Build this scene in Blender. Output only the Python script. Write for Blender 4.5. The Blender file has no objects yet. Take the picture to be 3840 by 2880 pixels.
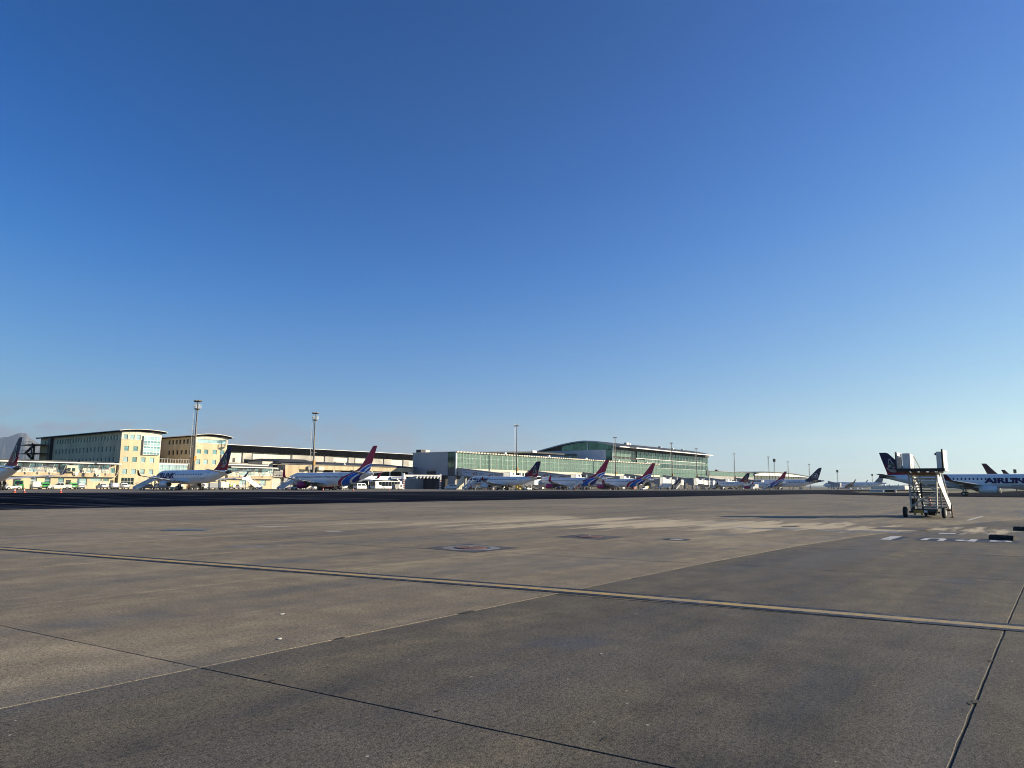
import bpy, bmesh, math, random
from mathutils import Vector, Matrix
random.seed(7)
R = math.radians
SC = bpy.context.scene
COL = SC.collection

# ------------------------------------------------------------------ camera, sky, sun, exposure
# world axes: X runs along the terminal front (away to the right), Y runs from the apron towards the terminal
TH, PITCH, ROLL, EYE = R(37.5), R(8.1419), R(0.3724), 1.7
right = Vector((math.sin(TH), -math.cos(TH), 0)); fwd = Vector((math.cos(TH), math.sin(TH), 0)); up = Vector((0, 0, 1))
fz = fwd * math.cos(PITCH) + up * math.sin(PITCH)
uz = right.cross(fz)
ix = right * math.cos(ROLL) + uz * math.sin(ROLL)
iy = uz * math.cos(ROLL) - right * math.sin(ROLL)
cd = bpy.data.cameras.new('camera'); cam = bpy.data.objects.new('camera', cd); COL.objects.link(cam)
cam.matrix_world = Matrix(((ix.x, iy.x, -fz.x, 0), (ix.y, iy.y, -fz.y, 0), (ix.z, iy.z, -fz.z, EYE), (0, 0, 0, 1)))
cd.sensor_width = 36; cd.lens = 36 * 0.6935; cd.clip_start = 0.1; cd.clip_end = 60000
SC.camera = cam

SUN_AZ, SUN_EL = R(-46), R(18.5)          # azimuth measured from +X, counter-clockwise
w = bpy.data.worlds.new('World'); SC.world = w; w.use_nodes = True
nt = w.node_tree; nt.nodes.clear()
def wn(t, **k):
    n = nt.nodes.new(t)
    for a, b in k.items(): setattr(n, a, b)
    return n
sky = wn('ShaderNodeTexSky', sky_type='NISHITA', sun_disc=False, sun_elevation=SUN_EL, sun_rotation=math.pi / 2 - SUN_AZ,
         altitude=20, air_density=1.0, dust_density=0.05, ozone_density=6.0)
bg = wn('ShaderNodeBackground'); bg.inputs['Strength'].default_value = 0.074
out = wn('ShaderNodeOutputWorld')
# the camera's deep, contrasty blue: one tone curve over the whole sky
crv = wn('ShaderNodeRGBCurve'); SKY_GAIN = 6.667
for ci, pts in ((0, ((0, 0), (.067, .0), (.11, .018), (.159, .072), (.30, .228), (.44, .36), (1, .80))), (1, ((0, 0), (.156, .080), (.347, .278), (.52, .455), (1, .90))), (2, ((0, 0), (.361, .325), (.455, .455), (.637, .67), (1, .85)))):
    c = crv.mapping.curves[ci]
    while len(c.points) < len(pts): c.points.new(0.5, 0.5)
    for p, (a, b) in zip(c.points, pts): p.location = (a, b)
crv.mapping.update()
k1 = wn('ShaderNodeVectorMath', operation='SCALE'); k1.inputs['Scale'].default_value = 1 / SKY_GAIN
k2 = wn('ShaderNodeVectorMath', operation='SCALE'); k2.inputs['Scale'].default_value = SKY_GAIN
nt.links.new(sky.outputs[0], k1.inputs[0]); nt.links.new(k1.outputs[0], crv.inputs['Color']); nt.links.new(crv.outputs[0], k2.inputs[0])
# thin low cloud bank over the horizon
geo = wn('ShaderNodeNewGeometry'); sep = wn('ShaderNodeSeparateXYZ'); neg = wn('ShaderNodeVectorMath', operation='SCALE'); neg.inputs['Scale'].default_value = -1
nt.links.new(geo.outputs['Incoming'], neg.inputs[0]); nt.links.new(neg.outputs[0], sep.inputs[0])
mp = wn('ShaderNodeMapping'); mp.inputs['Scale'].default_value = (9, 9, 26)
nt.links.new(neg.outputs[0], mp.inputs[0])
cn = wn('ShaderNodeTexNoise'); cn.inputs['Scale'].default_value = 1.9; cn.inputs['Detail'].default_value = 8; cn.inputs['Roughness'].default_value = 0.6
nt.links.new(mp.outputs[0], cn.inputs['Vector'])
cr = wn('ShaderNodeValToRGB'); cr.color_ramp.elements[0].position = 0.43; cr.color_ramp.elements[1].position = 0.60
nt.links.new(cn.outputs['Fac'], cr.inputs[0])
er = wn('ShaderNodeValToRGB'); e = er.color_ramp.elements
e[0].position = 0.0; e[0].color = (1, 1, 1, 1); e[1].position = 0.10; e[1].color = (0, 0, 0, 1)
m = er.color_ramp.elements.new(0.062); m.color = (0.75, 0.75, 0.75, 1)
nt.links.new(sep.outputs['Z'], er.inputs[0])
mu = wn('ShaderNodeMath', operation='MULTIPLY'); nt.links.new(cr.outputs[0], mu.inputs[0]); nt.links.new(er.outputs[0], mu.inputs[1])
# the bank thins out from the mountain side (left) to the open side
dt = wn('ShaderNodeVectorMath', operation='DOT_PRODUCT'); dt.inputs[1].default_value = (0.10, 0.995, 0); nt.links.new(neg.outputs[0], dt.inputs[0])
az = wn('ShaderNodeMapRange'); az.inputs['From Min'].default_value = 0.45; az.inputs['From Max'].default_value = 0.92; az.inputs['To Max'].default_value = 0.95; nt.links.new(dt.outputs['Value'], az.inputs['Value'])
mu2 = wn('ShaderNodeMath', operation='MULTIPLY'); nt.links.new(az.outputs[0], mu2.inputs[1]); nt.links.new(mu.outputs[0], mu2.inputs[0])
mixc = wn('ShaderNodeMix', data_type='RGBA'); mixc.inputs[7].default_value = (2.5, 2.55, 3.2, 1)
nt.links.new(mu2.outputs[0], mixc.inputs[0]); nt.links.new(k2.outputs[0], mixc.inputs[6])
nt.links.new(mixc.outputs[2], bg.inputs['Color']); nt.links.new(bg.outputs[0], out.inputs['Surface'])

sd = bpy.data.lights.new('sun', 'SUN'); sd.energy = 5.0; sd.angle = R(0.53); sd.color = (1.0, 0.865, 0.63)
sun = bpy.data.objects.new('sun', sd); COL.objects.link(sun)
sv = Vector((math.cos(SUN_AZ) * math.cos(SUN_EL), math.sin(SUN_AZ) * math.cos(SUN_EL), math.sin(SUN_EL)))
sun.rotation_euler = sv.to_track_quat('Z', 'Y').to_euler()
SC.view_settings.view_transform = 'Standard'; SC.view_settings.look = 'None'
SC.view_settings.exposure = 0.92; SC.view_settings.gamma = 1.0
SC.cycles.use_denoising = True; SC.cycles.filter_width = 1.0
SC.cycles.max_bounces = 6; SC.cycles.transparent_max_bounces = 8

# ------------------------------------------------------------------ materials
MATS = {}
def newmat(name):
    m = bpy.data.materials.new(name); m.use_nodes = True
    MATS[name] = m
    return m, m.node_tree, m.node_tree.nodes['Principled BSDF']
def N(t, kind, **k):
    n = t.nodes.new(kind)
    for a, b in k.items(): setattr(n, a, b)
    return n
def noise(t, scale, detail=4, rough=0.55, vec=None):
    n = N(t, 'ShaderNodeTexNoise'); n.inputs['Scale'].default_value = scale; n.inputs['Detail'].default_value = detail; n.inputs['Roughness'].default_value = rough
    if vec is not None: t.links.new(vec, n.inputs['Vector'])
    return n
def ramp(t, fac, stops, interp='LINEAR'):
    n = N(t, 'ShaderNodeValToRGB'); n.color_ramp.interpolation = interp
    el = n.color_ramp.elements
    while len(el) < len(stops): el.new(0.5)
    for q, (p, c) in zip(el, stops):
        q.position = p; q.color = (c, c, c, 1) if not isinstance(c, tuple) else (*c, 1)
    t.links.new(fac, n.inputs[0])
    return n
def mixrgb(t, fac, a, b, blend='MIX'):
    n = N(t, 'ShaderNodeMix', data_type='RGBA', blend_type=blend)
    for s, val in ((0, fac), (6, a), (7, b)):
        if isinstance(val, bpy.types.NodeSocket): t.links.new(val, n.inputs[s])
        elif isinstance(val, tuple): n.inputs[s].default_value = (*val, 1)
        else: n.inputs[s].default_value = val
    return n.outputs[2]
def math_(t, op, a, b=None):
    n = N(t, 'ShaderNodeMath', operation=op)
    for s, val in ((0, a), (1, b)):
        if val is None: continue
        if isinstance(val, bpy.types.NodeSocket): t.links.new(val, n.inputs[s])
        else: n.inputs[s].default_value = val
    return n.outputs[0]
def position(t): return N(t, 'ShaderNodeNewGeometry').outputs['Position']

def M(name, rgb, rough=0.6, metal=0.0, var=0.12, scale=1.2, bump=0.0, spec=0.5, streak=False):
    """paint, metal, plaster: one colour with soft dirt and wear"""
    if name in MATS: return MATS[name]
    m, t, b = newmat(name)
    tc = N(t, 'ShaderNodeTexCoord').outputs['Object']
    if streak:
        mpn = N(t, 'ShaderNodeMapping'); mpn.inputs['Scale'].default_value = (1, 1, 0.18); t.links.new(tc, mpn.inputs[0]); tc = mpn.outputs[0]
    n = noise(t, scale, 6, 0.65, tc)
    lo = tuple(max(0, c * (1 - var * 1.6)) for c in rgb); hi = tuple(min(1, c * (1 + var * 0.7)) for c in rgb)
    r = ramp(t, n.outputs['Fac'], [(0.3, lo), (0.62, hi)])
    t.links.new(r.outputs[0], b.inputs['Base Color'])
    rr = ramp(t, n.outputs['Fac'], [(0.3, min(1, rough * 1.25)), (0.7, rough * 0.9)])
    t.links.new(rr.outputs[0], b.inputs['Roughness'])
    b.inputs['Metallic'].default_value = metal; b.inputs['Specular IOR Level'].default_value = spec
    if bump:
        bn = noise(t, scale * 14, 3, 0.6, tc); bp = N(t, 'ShaderNodeBump'); bp.inputs['Strength'].default_value = bump; bp.inputs['Distance'].default_value = 0.02
        t.links.new(bn.outputs['Fac'], bp.inputs['Height']); t.links.new(bp.outputs[0], b.inputs['Normal'])
    return m

def glass(name, rgb, metal=0.55, rough=0.08, var=0.25, scale=0.35):
    m, t, b = newmat(name)
    n = noise(t, scale, 3, 0.5, position(t))
    lo = tuple(c * (1 - var) for c in rgb); hi = tuple(min(1, c * (1 + var)) for c in rgb)
    r = ramp(t, n.outputs['Fac'], [(0.35, lo), (0.65, hi)])
    t.links.new(r.outputs[0], b.inputs['Base Color'])
    b.inputs['Metallic'].default_value = metal; b.inputs['Roughness'].default_value = rough; b.inputs['Specular IOR Level'].default_value = 0.7
    return m

def concrete_material():
    m, t, b = newmat('apron_concrete')
    pos = position(t); oi = N(t, 'ShaderNodeObjectInfo'); sp = N(t, 'ShaderNodeSeparateColor'); t.links.new(oi.outputs['Color'], sp.inputs[0])
    big = noise(t, 0.16, 5, 0.6, pos)
    mp2 = N(t, 'ShaderNodeMapping'); mp2.inputs['Rotation'].default_value = (0, 0, R(60)); mp2.inputs['Scale'].default_value = (0.10, 0.85, 1); t.links.new(pos, mp2.inputs[0])
    strk = noise(t, 1.1, 7, 0.68, mp2.outputs[0])
    mid = noise(t, 1.7, 8, 0.70, pos)
    fine = noise(t, 75, 2, 0.8, pos)
    coarse = noise(t, 26, 3, 0.7, pos)
    f = math_(t, 'ADD', math_(t, 'MULTIPLY', big.outputs['Fac'], 0.24), math_(t, 'MULTIPLY', strk.outputs['Fac'], 0.40))
    f = math_(t, 'ADD', f, math_(t, 'MULTIPLY', mid.outputs['Fac'], 0.36))
    f = math_(t, 'ADD', f, math_(t, 'SUBTRACT', sp.outputs[0], 0.5))
    base = ramp(t, f, [(0.33, (0.066, 0.060, 0.050)), (0.46, (0.119, 0.104, 0.081)), (0.60, (0.210, 0.177, 0.126)), (0.76, (0.35, 0.295, 0.208))])
    # cement-pale slurry left in a band of long ragged tongues beside the service pits
    sx = N(t, 'ShaderNodeSeparateXYZ'); t.links.new(pos, sx.inputs[0])
    mp3 = N(t, 'ShaderNodeMapping'); mp3.inputs['Rotation'].default_value = (0, 0, R(64)); mp3.inputs['Scale'].default_value = (0.085, 0.62, 1); t.links.new(pos, mp3.inputs[0])
    tong = noise(t, 1.25, 7, 0.62, mp3.outputs[0])
    axis = math_(t, 'ADD', sx.outputs[0], math_(t, 'MULTIPLY', sx.outputs[1], 0.36))           # distance across the band
    dist = math_(t, 'ABSOLUTE', math_(t, 'SUBTRACT', axis, 36.3))
    lim = math_(t, 'MULTIPLY', math_(t, 'SUBTRACT', tong.outputs['Fac'], 0.35), math_(t, 'ADD', math_(t, 'MULTIPLY', sx.outputs[1], 1.1), 14.0))
    band = ramp(t, math_(t, 'MULTIPLY', math_(t, 'SUBTRACT', lim, dist), 0.6), [(0.0, 0.0), (1.0, 1.0)])
    gate = ramp(t, math_(t, 'MULTIPLY', sx.outputs[1], 0.03), [(0.60, 1.0), (0.80, 0.0)])
    slur = math_(t, 'MULTIPLY', math_(t, 'MULTIPLY', band.outputs[0], gate.outputs[0]), 0.9)
    col = mixrgb(t, slur, base.outputs[0], (0.50, 0.42, 0.29))
    # oil and rubber stains
    st = noise(t, 0.33, 3, 0.5, pos); oil = ramp(t, st.outputs['Fac'], [(0.62, 0.0), (0.72, 1.0)])
    col = mixrgb(t, math_(t, 'MULTIPLY', oil.outputs[0], 0.35), col, (0.06, 0.06, 0.062))
    mp4 = N(t, 'ShaderNodeMapping'); mp4.inputs['Rotation'].default_value = (0, 0, R(58)); mp4.inputs['Scale'].default_value = (0.06, 0.5, 1); mp4.inputs['Location'].default_value = (3.1, 1.7, 0); t.links.new(pos, mp4.inputs[0])
    dm = noise(t, 0.8, 6, 0.62, mp4.outputs[0]); damp = ramp(t, dm.outputs['Fac'], [(0.52, 0.0), (0.66, 1.0)])
    col = mixrgb(t, math_(t, 'MULTIPLY', damp.outputs[0], 0.6), col, (0.110, 0.107, 0.105))
    sp2 = ramp(t, fine.outputs['Fac'], [(0.28, 0.30), (0.5, 1.0), (0.76, 1.75)])
    col = mixrgb(t, 1.0, col, sp2.outputs[0], 'MULTIPLY')
    chip = N(t, 'ShaderNodeTexVoronoi'); chip.inputs['Scale'].default_value = 5.5; t.links.new(pos, chip.inputs['Vector'])
    csep = N(t, 'ShaderNodeSeparateColor'); t.links.new(chip.outputs['Color'], csep.inputs[0])
    cm = math_(t, 'LESS_THAN', chip.outputs['Distance'], math_(t, 'MULTIPLY', csep.outputs[0], 0.075))
    col = mixrgb(t, cm, col, mixrgb(t, math_(t, 'GREATER_THAN', csep.outputs[1], 0.62), (0.014, 0.014, 0.016), (0.40, 0.37, 0.31)))
    gv = ramp(t, coarse.outputs['Fac'], [(0.34, 0.55), (0.5, 1.0), (0.7, 1.3)])
    col = mixrgb(t, 1.0, col, gv.outputs[0], 'MULTIPLY')
    t.links.new(col, b.inputs['Base Color'])
    rr = ramp(t, math_(t, 'ADD', strk.outputs['Fac'], math_(t, 'MULTIPLY', oil.outputs[0], -0.2)), [(0.3, 0.5), (0.6, 0.85)])
    t.links.new(rr.outputs[0], b.inputs['Roughness']); b.inputs['Specular IOR Level'].default_value = 0.16
    bp = N(t, 'ShaderNodeBump'); bp.inputs['Strength'].default_value = 0.55; bp.inputs['Distance'].default_value = 0.006
    hh = math_(t, 'ADD', fine.outputs['Fac'], coarse.outputs['Fac'])
    t.links.new(hh, bp.inputs['Height']); t.links.new(bp.outputs[0], b.inputs['Normal'])
    return m

def asphalt_material():
    m, t, b = newmat('taxiway_asphalt')
    pos = position(t)
    mp2 = N(t, 'ShaderNodeMapping'); mp2.inputs['Rotation'].default_value = (0, 0, R(-38)); mp2.inputs['Scale'].default_value = (0.30, 0.022, 1); t.links.new(pos, mp2.inputs[0])
    s = noise(t, 1.0, 6, 0.6, mp2.outputs[0]); n2 = noise(t, 0.06, 4, 0.6, pos)
    f = math_(t, 'ADD', math_(t, 'MULTIPLY', s.outputs['Fac'], 0.6), math_(t, 'MULTIPLY', n2.outputs['Fac'], 0.4))
    r = ramp(t, f, [(0.38, (0.0025, 0.004, 0.010)), (0.50, (0.004, 0.007, 0.016)), (0.555, (0.014, 0.020, 0.038)), (0.63, (0.055, 0.057, 0.066))])
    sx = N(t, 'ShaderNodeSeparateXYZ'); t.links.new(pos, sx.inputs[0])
    haze_lift = N(t, 'ShaderNodeMapRange'); haze_lift.inputs['From Min'].default_value = 25; haze_lift.inputs['From Max'].default_value = 260; haze_lift.inputs['To Max'].default_value = 0.9; t.links.new(sx.outputs[0], haze_lift.inputs['Value'])  # distance haze put into the colour: asphalt gets paler along X
    hazed = mixrgb(t, haze_lift.outputs[0], r.outputs[0], mixrgb(t, s.outputs['Fac'], (0.018, 0.021, 0.028), (0.042, 0.046, 0.056)))
    t.links.new(hazed, b.inputs['Base Color']); b.inputs['Roughness'].default_value = 0.95; b.inputs['Specular IOR Level'].default_value = 0.0
    return m

def paint_on_ground(name, rgb, under, wear=0.5, rough=0.75):
    m, t, b = newmat(name)
    pos = position(t); n = noise(t, 5.5, 7, 0.72, pos); k = noise(t, 0.7, 3, 0.5, pos)
    f = math_(t, 'ADD', math_(t, 'MULTIPLY', n.outputs['Fac'], 0.7), math_(t, 'MULTIPLY', k.outputs['Fac'], 0.3))
    r = ramp(t, f, [(wear - 0.05, 1.0), (wear + 0.06, 0.0)])
    col = mixrgb(t, r.outputs[0], rgb, under)
    fine = noise(t, 42, 3, 0.75, pos); sp2 = ramp(t, fine.outputs['Fac'], [(0.30, 0.6), (0.5, 1.0), (0.74, 1.3)])
    col = mixrgb(t, 1.0, col, sp2.outputs[0], 'MULTIPLY')
    t.links.new(col, b.inputs['Base Color']); b.inputs['Roughness'].default_value = rough; b.inputs['Specular IOR Level'].default_value = 0.25
    return m

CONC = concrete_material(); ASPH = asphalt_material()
UNDER = (0.16, 0.135, 0.10)
P_YEL = paint_on_ground('worn_yellow_paint', (0.42, 0.29, 0.10), (0.27, 0.225, 0.155), 0.49)
P_BLK = paint_on_ground('worn_black_paint', (0.012, 0.017, 0.030), (0.09, 0.085, 0.08), 0.44, 0.6)
P_WHT = paint_on_ground('worn_white_paint', (0.46, 0.47, 0.49), (0.15, 0.14, 0.13), 0.43)
P_PALE = paint_on_ground('pale_blue_white_paint', (0.25, 0.28, 0.33), (0.14, 0.125, 0.11), 0.51)
P_GREY = paint_on_ground('patch_repair', (0.058, 0.058, 0.068), (0.13, 0.118, 0.10), 0.46)
P_LINE = paint_on_ground('faded_line_paint', (0.30, 0.25, 0.17), (0.05, 0.05, 0.055), 0.42)
JOINT = M('joint_sealant', (0.012, 0.012, 0.013), 0.8, var=0.3)
STAND = M('stand_pavement', (0.115, 0.105, 0.096), 0.85, var=0.3, scale=0.08)
FIELD = M('dry_veld', (0.10, 0.098, 0.055), 0.95, var=0.4, scale=0.02)
GRASS = M('verge_grass', (0.13, 0.12, 0.055), 0.95, var=0.4, scale=0.5)
ROCK = M('mountain_rock', (0.16, 0.15, 0.14), 0.95, var=0.4, scale=0.003)
WHITE = M('white_aircraft_paint', (0.80, 0.80, 0.80), 0.28, var=0.05, scale=0.5)
WHITE2 = M('white_vehicle_paint', (0.78, 0.78, 0.76), 0.4, var=0.10, scale=1.0)
GREYM = M('light_grey_wing_paint', (0.50, 0.51, 0.52), 0.38, var=0.10, scale=0.6)
STEEL = M('galvanised_steel', (0.42, 0.42, 0.41), 0.5, 0.5, var=0.2, scale=3)
DSTEEL = M('dark_painted_steel', (0.022, 0.024, 0.03), 0.5, var=0.3, scale=2)
DARKM = M('burnt_metal', (0.10, 0.088, 0.08), 0.35, 0.8, var=0.3, scale=2)
RUB = M('tyre_rubber', (0.018, 0.018, 0.019), 0.85, var=0.3, scale=4)
RIM = M('wheel_rim', (0.45, 0.45, 0.45), 0.4, 0.4, var=0.2)
BLACK = M('black_trim', (0.012, 0.012, 0.014), 0.5, var=0.2)
YEL = M('yellow_plaster', (0.58, 0.495, 0.325), 0.85, var=0.14, scale=0.35, bump=0.15, streak=True)
CREAM = M('cream_panel', (0.66, 0.60, 0.48), 0.7, var=0.08, scale=0.3)
BEIGE = M('beige_concrete', (0.50, 0.40, 0.26), 0.85, var=0.18, scale=0.5, streak=True)
WHITEW = M('white_wall_panel', (0.70, 0.67, 0.60), 0.75, var=0.10, scale=0.25, streak=True)
WFRAME = M('white_frame', (0.74, 0.74, 0.72), 0.5, var=0.06)
GREYCLAD = M('grey_metal_cladding', (0.36, 0.37, 0.39), 0.5, 0.1, var=0.05, scale=0.1)
GREYWALL = M('warm_grey_wall', (0.34, 0.33, 0.31), 0.8, var=0.12, scale=0.3)
ROOFD = M('dark_roof_sheet', (0.045, 0.048, 0.052), 0.6, var=0.25, scale=0.2)
ROOFB = M('black_roof_fascia', (0.003, 0.0035, 0.006), 0.9, var=0.2, scale=0.3, spec=0.1)
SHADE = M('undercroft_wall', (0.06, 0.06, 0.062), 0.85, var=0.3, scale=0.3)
G_TEAL = glass('teal_window_glass', (0.22, 0.38, 0.40), 0.55, 0.10)
G_BLUE = glass('pale_blue_window_glass', (0.42, 0.58, 0.60), 0.45, 0.12)
G_DARK = glass('dark_window_glass', (0.035, 0.06, 0.06), 0.5, 0.08)
G_PALE = glass('pale_blind_glass', (0.60, 0.60, 0.52), 0.05, 0.2)
G_GRN = glass('sage_green_fritted_glass', (0.125, 0.205, 0.165), 0.1, 0.2, 0.3, 1.2)
G_GRN2 = glass('pale_green_glass_band', (0.36, 0.50, 0.42), 0.08, 0.25, 0.2, 0.8)
G_DGRN = glass('deep_green_glass', (0.045, 0.105, 0.090), 0.45, 0.10, 0.4, 0.25)
G_CAR = glass('vehicle_glass', (0.02, 0.025, 0.03), 0.2, 0.06)
C_NAVY = (0.008, 0.008, 0.060); C_CRIM = (0.24, 0.006, 0.028)
MAGENTA = M('magenta_paint', (0.27, 0.004, 0.12), 0.35, var=0.1, spec=0.25)
CRIMSON = M('crimson_paint', (0.32, 0.008, 0.055), 0.35, var=0.1, spec=0.25)
NAVYT = M('navy_lettering', (0.012, 0.008, 0.085), 0.5, var=0.05, spec=0.1)
BLUET = M('blue_lettering', (0.01, 0.10, 0.28), 0.4, var=0.05)
ORANGE = M('orange_cone_plastic', (0.62, 0.10, 0.045), 0.6, var=0.15)
HIVIS = M('hi_vis_yellow', (0.55, 0.60, 0.10), 0.7)
REDP = M('red_paint', (0.30, 0.03, 0.04), 0.5)
YELP = M('yellow_vehicle_paint', (0.62, 0.46, 0.10), 0.5)
AMBER = M('amber_bracket_paint', (0.42, 0.22, 0.03), 0.55)

# ------------------------------------------------------------------ mesh helpers
class MB:
    def __init__(s): s.v = []; s.f = []
    def quad(s, a, b, c, d):
        i = len(s.v); s.v += [tuple(a), tuple(b), tuple(c), tuple(d)]; s.f.append((i, i + 1, i + 2, i + 3)); return s
    def poly(s, pts):
        i = len(s.v); s.v += [tuple(p) for p in pts]; s.f.append(tuple(range(i, i + len(pts)))); return s
    def hexa(s, p):
        i = len(s.v); s.v += [tuple(q) for q in p]
        for f in ((0, 3, 2, 1), (4, 5, 6, 7), (0, 1, 5, 4), (1, 2, 6, 5), (2, 3, 7, 6), (3, 0, 4, 7)): s.f.append(tuple(i + k for k in f))
        return s
    def box(s, x0, x1, y0, y1, z0, z1):
        return s.hexa([(x0, y0, z0), (x1, y0, z0), (x1, y1, z0), (x0, y1, z0), (x0, y0, z1), (x1, y0, z1), (x1, y1, z1), (x0, y1, z1)])
    def bar(s, p, q, w, h=None):
        p, q = Vector(p), Vector(q); d = (q - p).normalized(); h = h or w
        a = d.cross(Vector((0, 0, 1)))
        if a.length < 1e-3: a = Vector((1, 0, 0))
        a.normalize(); b = a.cross(d).normalized(); a *= w / 2; b *= h / 2
        return s.hexa([p - a - b, p + a - b, p + a + b, p - a + b, q - a - b, q + a - b, q + a + b, q - a + b])
    def tube(s, p, q, r, r2=None, n=8, cap=True):
        p, q = Vector(p), Vector(q); d = (q - p).normalized(); r2 = r if r2 is None else r2
        a = d.cross(Vector((0, 0, 1)))
        if a.length < 1e-3: a = Vector((1, 0, 0))
        a.normalize(); b = a.cross(d).normalized()
        return s.loft([[p + (a * math.cos(2 * math.pi * k / n) + b * math.sin(2 * math.pi * k / n)) * r for k in range(n)],
                       [q + (a * math.cos(2 * math.pi * k / n) + b * math.sin(2 * math.pi * k / n)) * r2 for k in range(n)]], cap)
    def loft(s, rings, cap=True):
        n = len(rings[0]); i0 = len(s.v)
        for r in rings: s.v += [tuple(p) for p in r]
        for k in range(len(rings) - 1):
            for j in range(n):
                a = i0 + k * n + j; b = i0 + k * n + (j + 1) % n
                s.f.append((a, b, b + n, a + n))
        if cap:
            s.f.append(tuple(i0 + j for j in reversed(range(n)))); s.f.append(tuple(i0 + (len(rings) - 1) * n + j for j in range(n)))
        return s
    def prism(s, pts, fn, a, b):
        """2-D outline pts swept between a and b; fn(p, q, t) gives the 3-D point"""
        return s.loft([[fn(p, q, a) for p, q in pts], [fn(p, q, b) for p, q in pts]])
    def mesh(s, name, mat, smooth=False):
        me = bpy.data.meshes.new(name); me.from_pydata(s.v, [], s.f); me.update()
        bm = bmesh.new(); bm.from_mesh(me); bmesh.ops.recalc_face_normals(bm, faces=bm.faces); bm.to_mesh(me); bm.free()
        me.materials.append(mat)
        if smooth: me.polygons.foreach_set('use_smooth', [True] * len(me.polygons))
        return me
    def build(s, name, mat, parent=None, smooth=False):
        return inst(name, s.mesh(name, mat, smooth), parent)
def inst(name, me, parent=None, loc=None, rz=0, col=None):
    o = bpy.data.objects.new(name, me); COL.objects.link(o)
    if parent is not None: o.parent = parent
    if loc is not None: o.location = loc
    if rz: o.rotation_euler = (0, 0, rz)
    if col: o.color = col
    return o
def tag(o, label=None, cat=None, group=None, kind=None):
    for k, v in (('label', label), ('category', cat), ('group', group), ('kind', kind)):
        if v: o[k] = v
    return o
def thing(name, label, cat, loc=(0, 0, 0), rz=0, group=None):
    o = inst(name, None, None, loc, rz); o.empty_display_size = 0.3
    return tag(o, label, cat, group)
def box(name, mat, parent, *a): return MB().box(*a).build(name, mat, parent)
def copy_tree(o, parent=None):
    c = o.copy(); COL.objects.link(c); c.parent = parent
    for ch in list(o.children): copy_tree(ch, c)
    return c
def clone(o, label, loc, rz, group=None):
    c = copy_tree(o); c.location = loc; c.rotation_euler = (0, 0, rz); c['label'] = label
    if group: c['group'] = group
    return c
def lathe(prof, n=20, axis='x'):
    """prof: (along, radius) pairs"""
    rings = []
    for a, r in prof:
        ring = []
        for k in range(n):
            c, s_ = math.cos(2 * math.pi * k / n) * r, math.sin(2 * math.pi * k / n) * r
            ring.append({'x': (a, c, s_), 'y': (c, a, s_), 'z': (c, s_, a)}[axis])
        rings.append(ring)
    return rings
def text_bm(txt, size=1.0, shear=0.0, bold=0.0, space=1.0):
    cu = bpy.data.curves.new('lettering', 'FONT'); cu.body = txt; cu.size = size; cu.shear = shear; cu.offset = bold; cu.space_character = space; cu.resolution_u = 3
    o = bpy.data.objects.new('lettering', cu); COL.objects.link(o)
    bpy.context.view_layer.update()
    me = bpy.data.meshes.new_from_object(o.evaluated_get(bpy.context.evaluated_depsgraph_get()))
    bpy.data.objects.remove(o); bpy.data.curves.remove(cu)
    bm = bmesh.new(); bm.from_mesh(me); bpy.data.meshes.remove(me)
    return bm
def bm_obj(name, bm, mat, parent=None):
    me = bpy.data.meshes.new(name); bm.to_mesh(me); bm.free()
    me.materials.clear(); me.materials.append(mat)
    return inst(name, me, parent)
CACHE = {}
def shared(key, fn):
    if key not in CACHE: CACHE[key] = fn()
    return CACHE[key]

# ------------------------------------------------------------------ ground
def sheet(name, mat, pts, z, kind='structure', parent=None):
    o = MB().poly([(x, y, z) for x, y in pts]).build(name, mat, parent)
    if kind and parent is None: tag(o, kind=kind)
    return o
tag(sheet('ground', FIELD, [(-3000, -6000), (18000, -6000), (18000, 19000), (-3000, 19000)], -0.06), 'dry flat ground around the airfield', 'ground')
apron = sheet('apron', CONC, [(-60, 53.2), (-60, -260), (200, -60), (176, 12), (175, 28.6), (206, 53.2)], -0.016)
apron.color = (0.57, 0, 0, 1); tag(apron, 'brown grey concrete apron in large slabs', 'apron')
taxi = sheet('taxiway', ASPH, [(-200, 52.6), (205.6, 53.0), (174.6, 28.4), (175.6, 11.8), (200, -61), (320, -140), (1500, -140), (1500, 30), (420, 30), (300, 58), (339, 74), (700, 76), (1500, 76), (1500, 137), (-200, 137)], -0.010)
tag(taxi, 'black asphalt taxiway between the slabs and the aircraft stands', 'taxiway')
stand = sheet('stand_pavement', STAND, [(-200, 136.5), (1500, 136.5), (1500, 232), (-200, 232)], -0.005)
tag(stand, 'grey paved aircraft stands in front of the terminal', 'pavement')
# slab grid: rows run along the terminal direction, the cross joints lean slightly
VR = [-10.8, -5.0, 0.69, 6.53, 11.6, 16.65, 21.7, 26.75, 31.8, 36.9, 42.0, 47.1, 52.2]
KR = [4.98 + 5.9 * j for j in range(-2, 11)]; KR[2] = 4.52; KR[1] = -1.4; KR[0] = -7.3
SK = [0.12 if j <= 2 else 0.19 for j in range(len(KR))]
def node(i, j):
    u = KR[j]; v = VR[i]
    for _ in range(6):
        v = VR[i] - 0.0036 * max(0, u - 14) ** 2; u = KR[j] - SK[j] * v
    return Vector((u, v))
outline = [node(0, 0), node(0, len(KR) - 1), node(len(VR) - 1, len(KR) - 1), node(len(VR) - 1, 0)]
bed = MB()
for i in range(len(VR) - 1):
    for j in range(len(KR) - 1):
        a, b_, c, d = node(i, j), node(i, j + 1), node(i + 1, j + 1), node(i + 1, j)
        bed.quad(*[(p.x, p.y, -0.0075) for p in (a, b_, c, d)])
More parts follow.
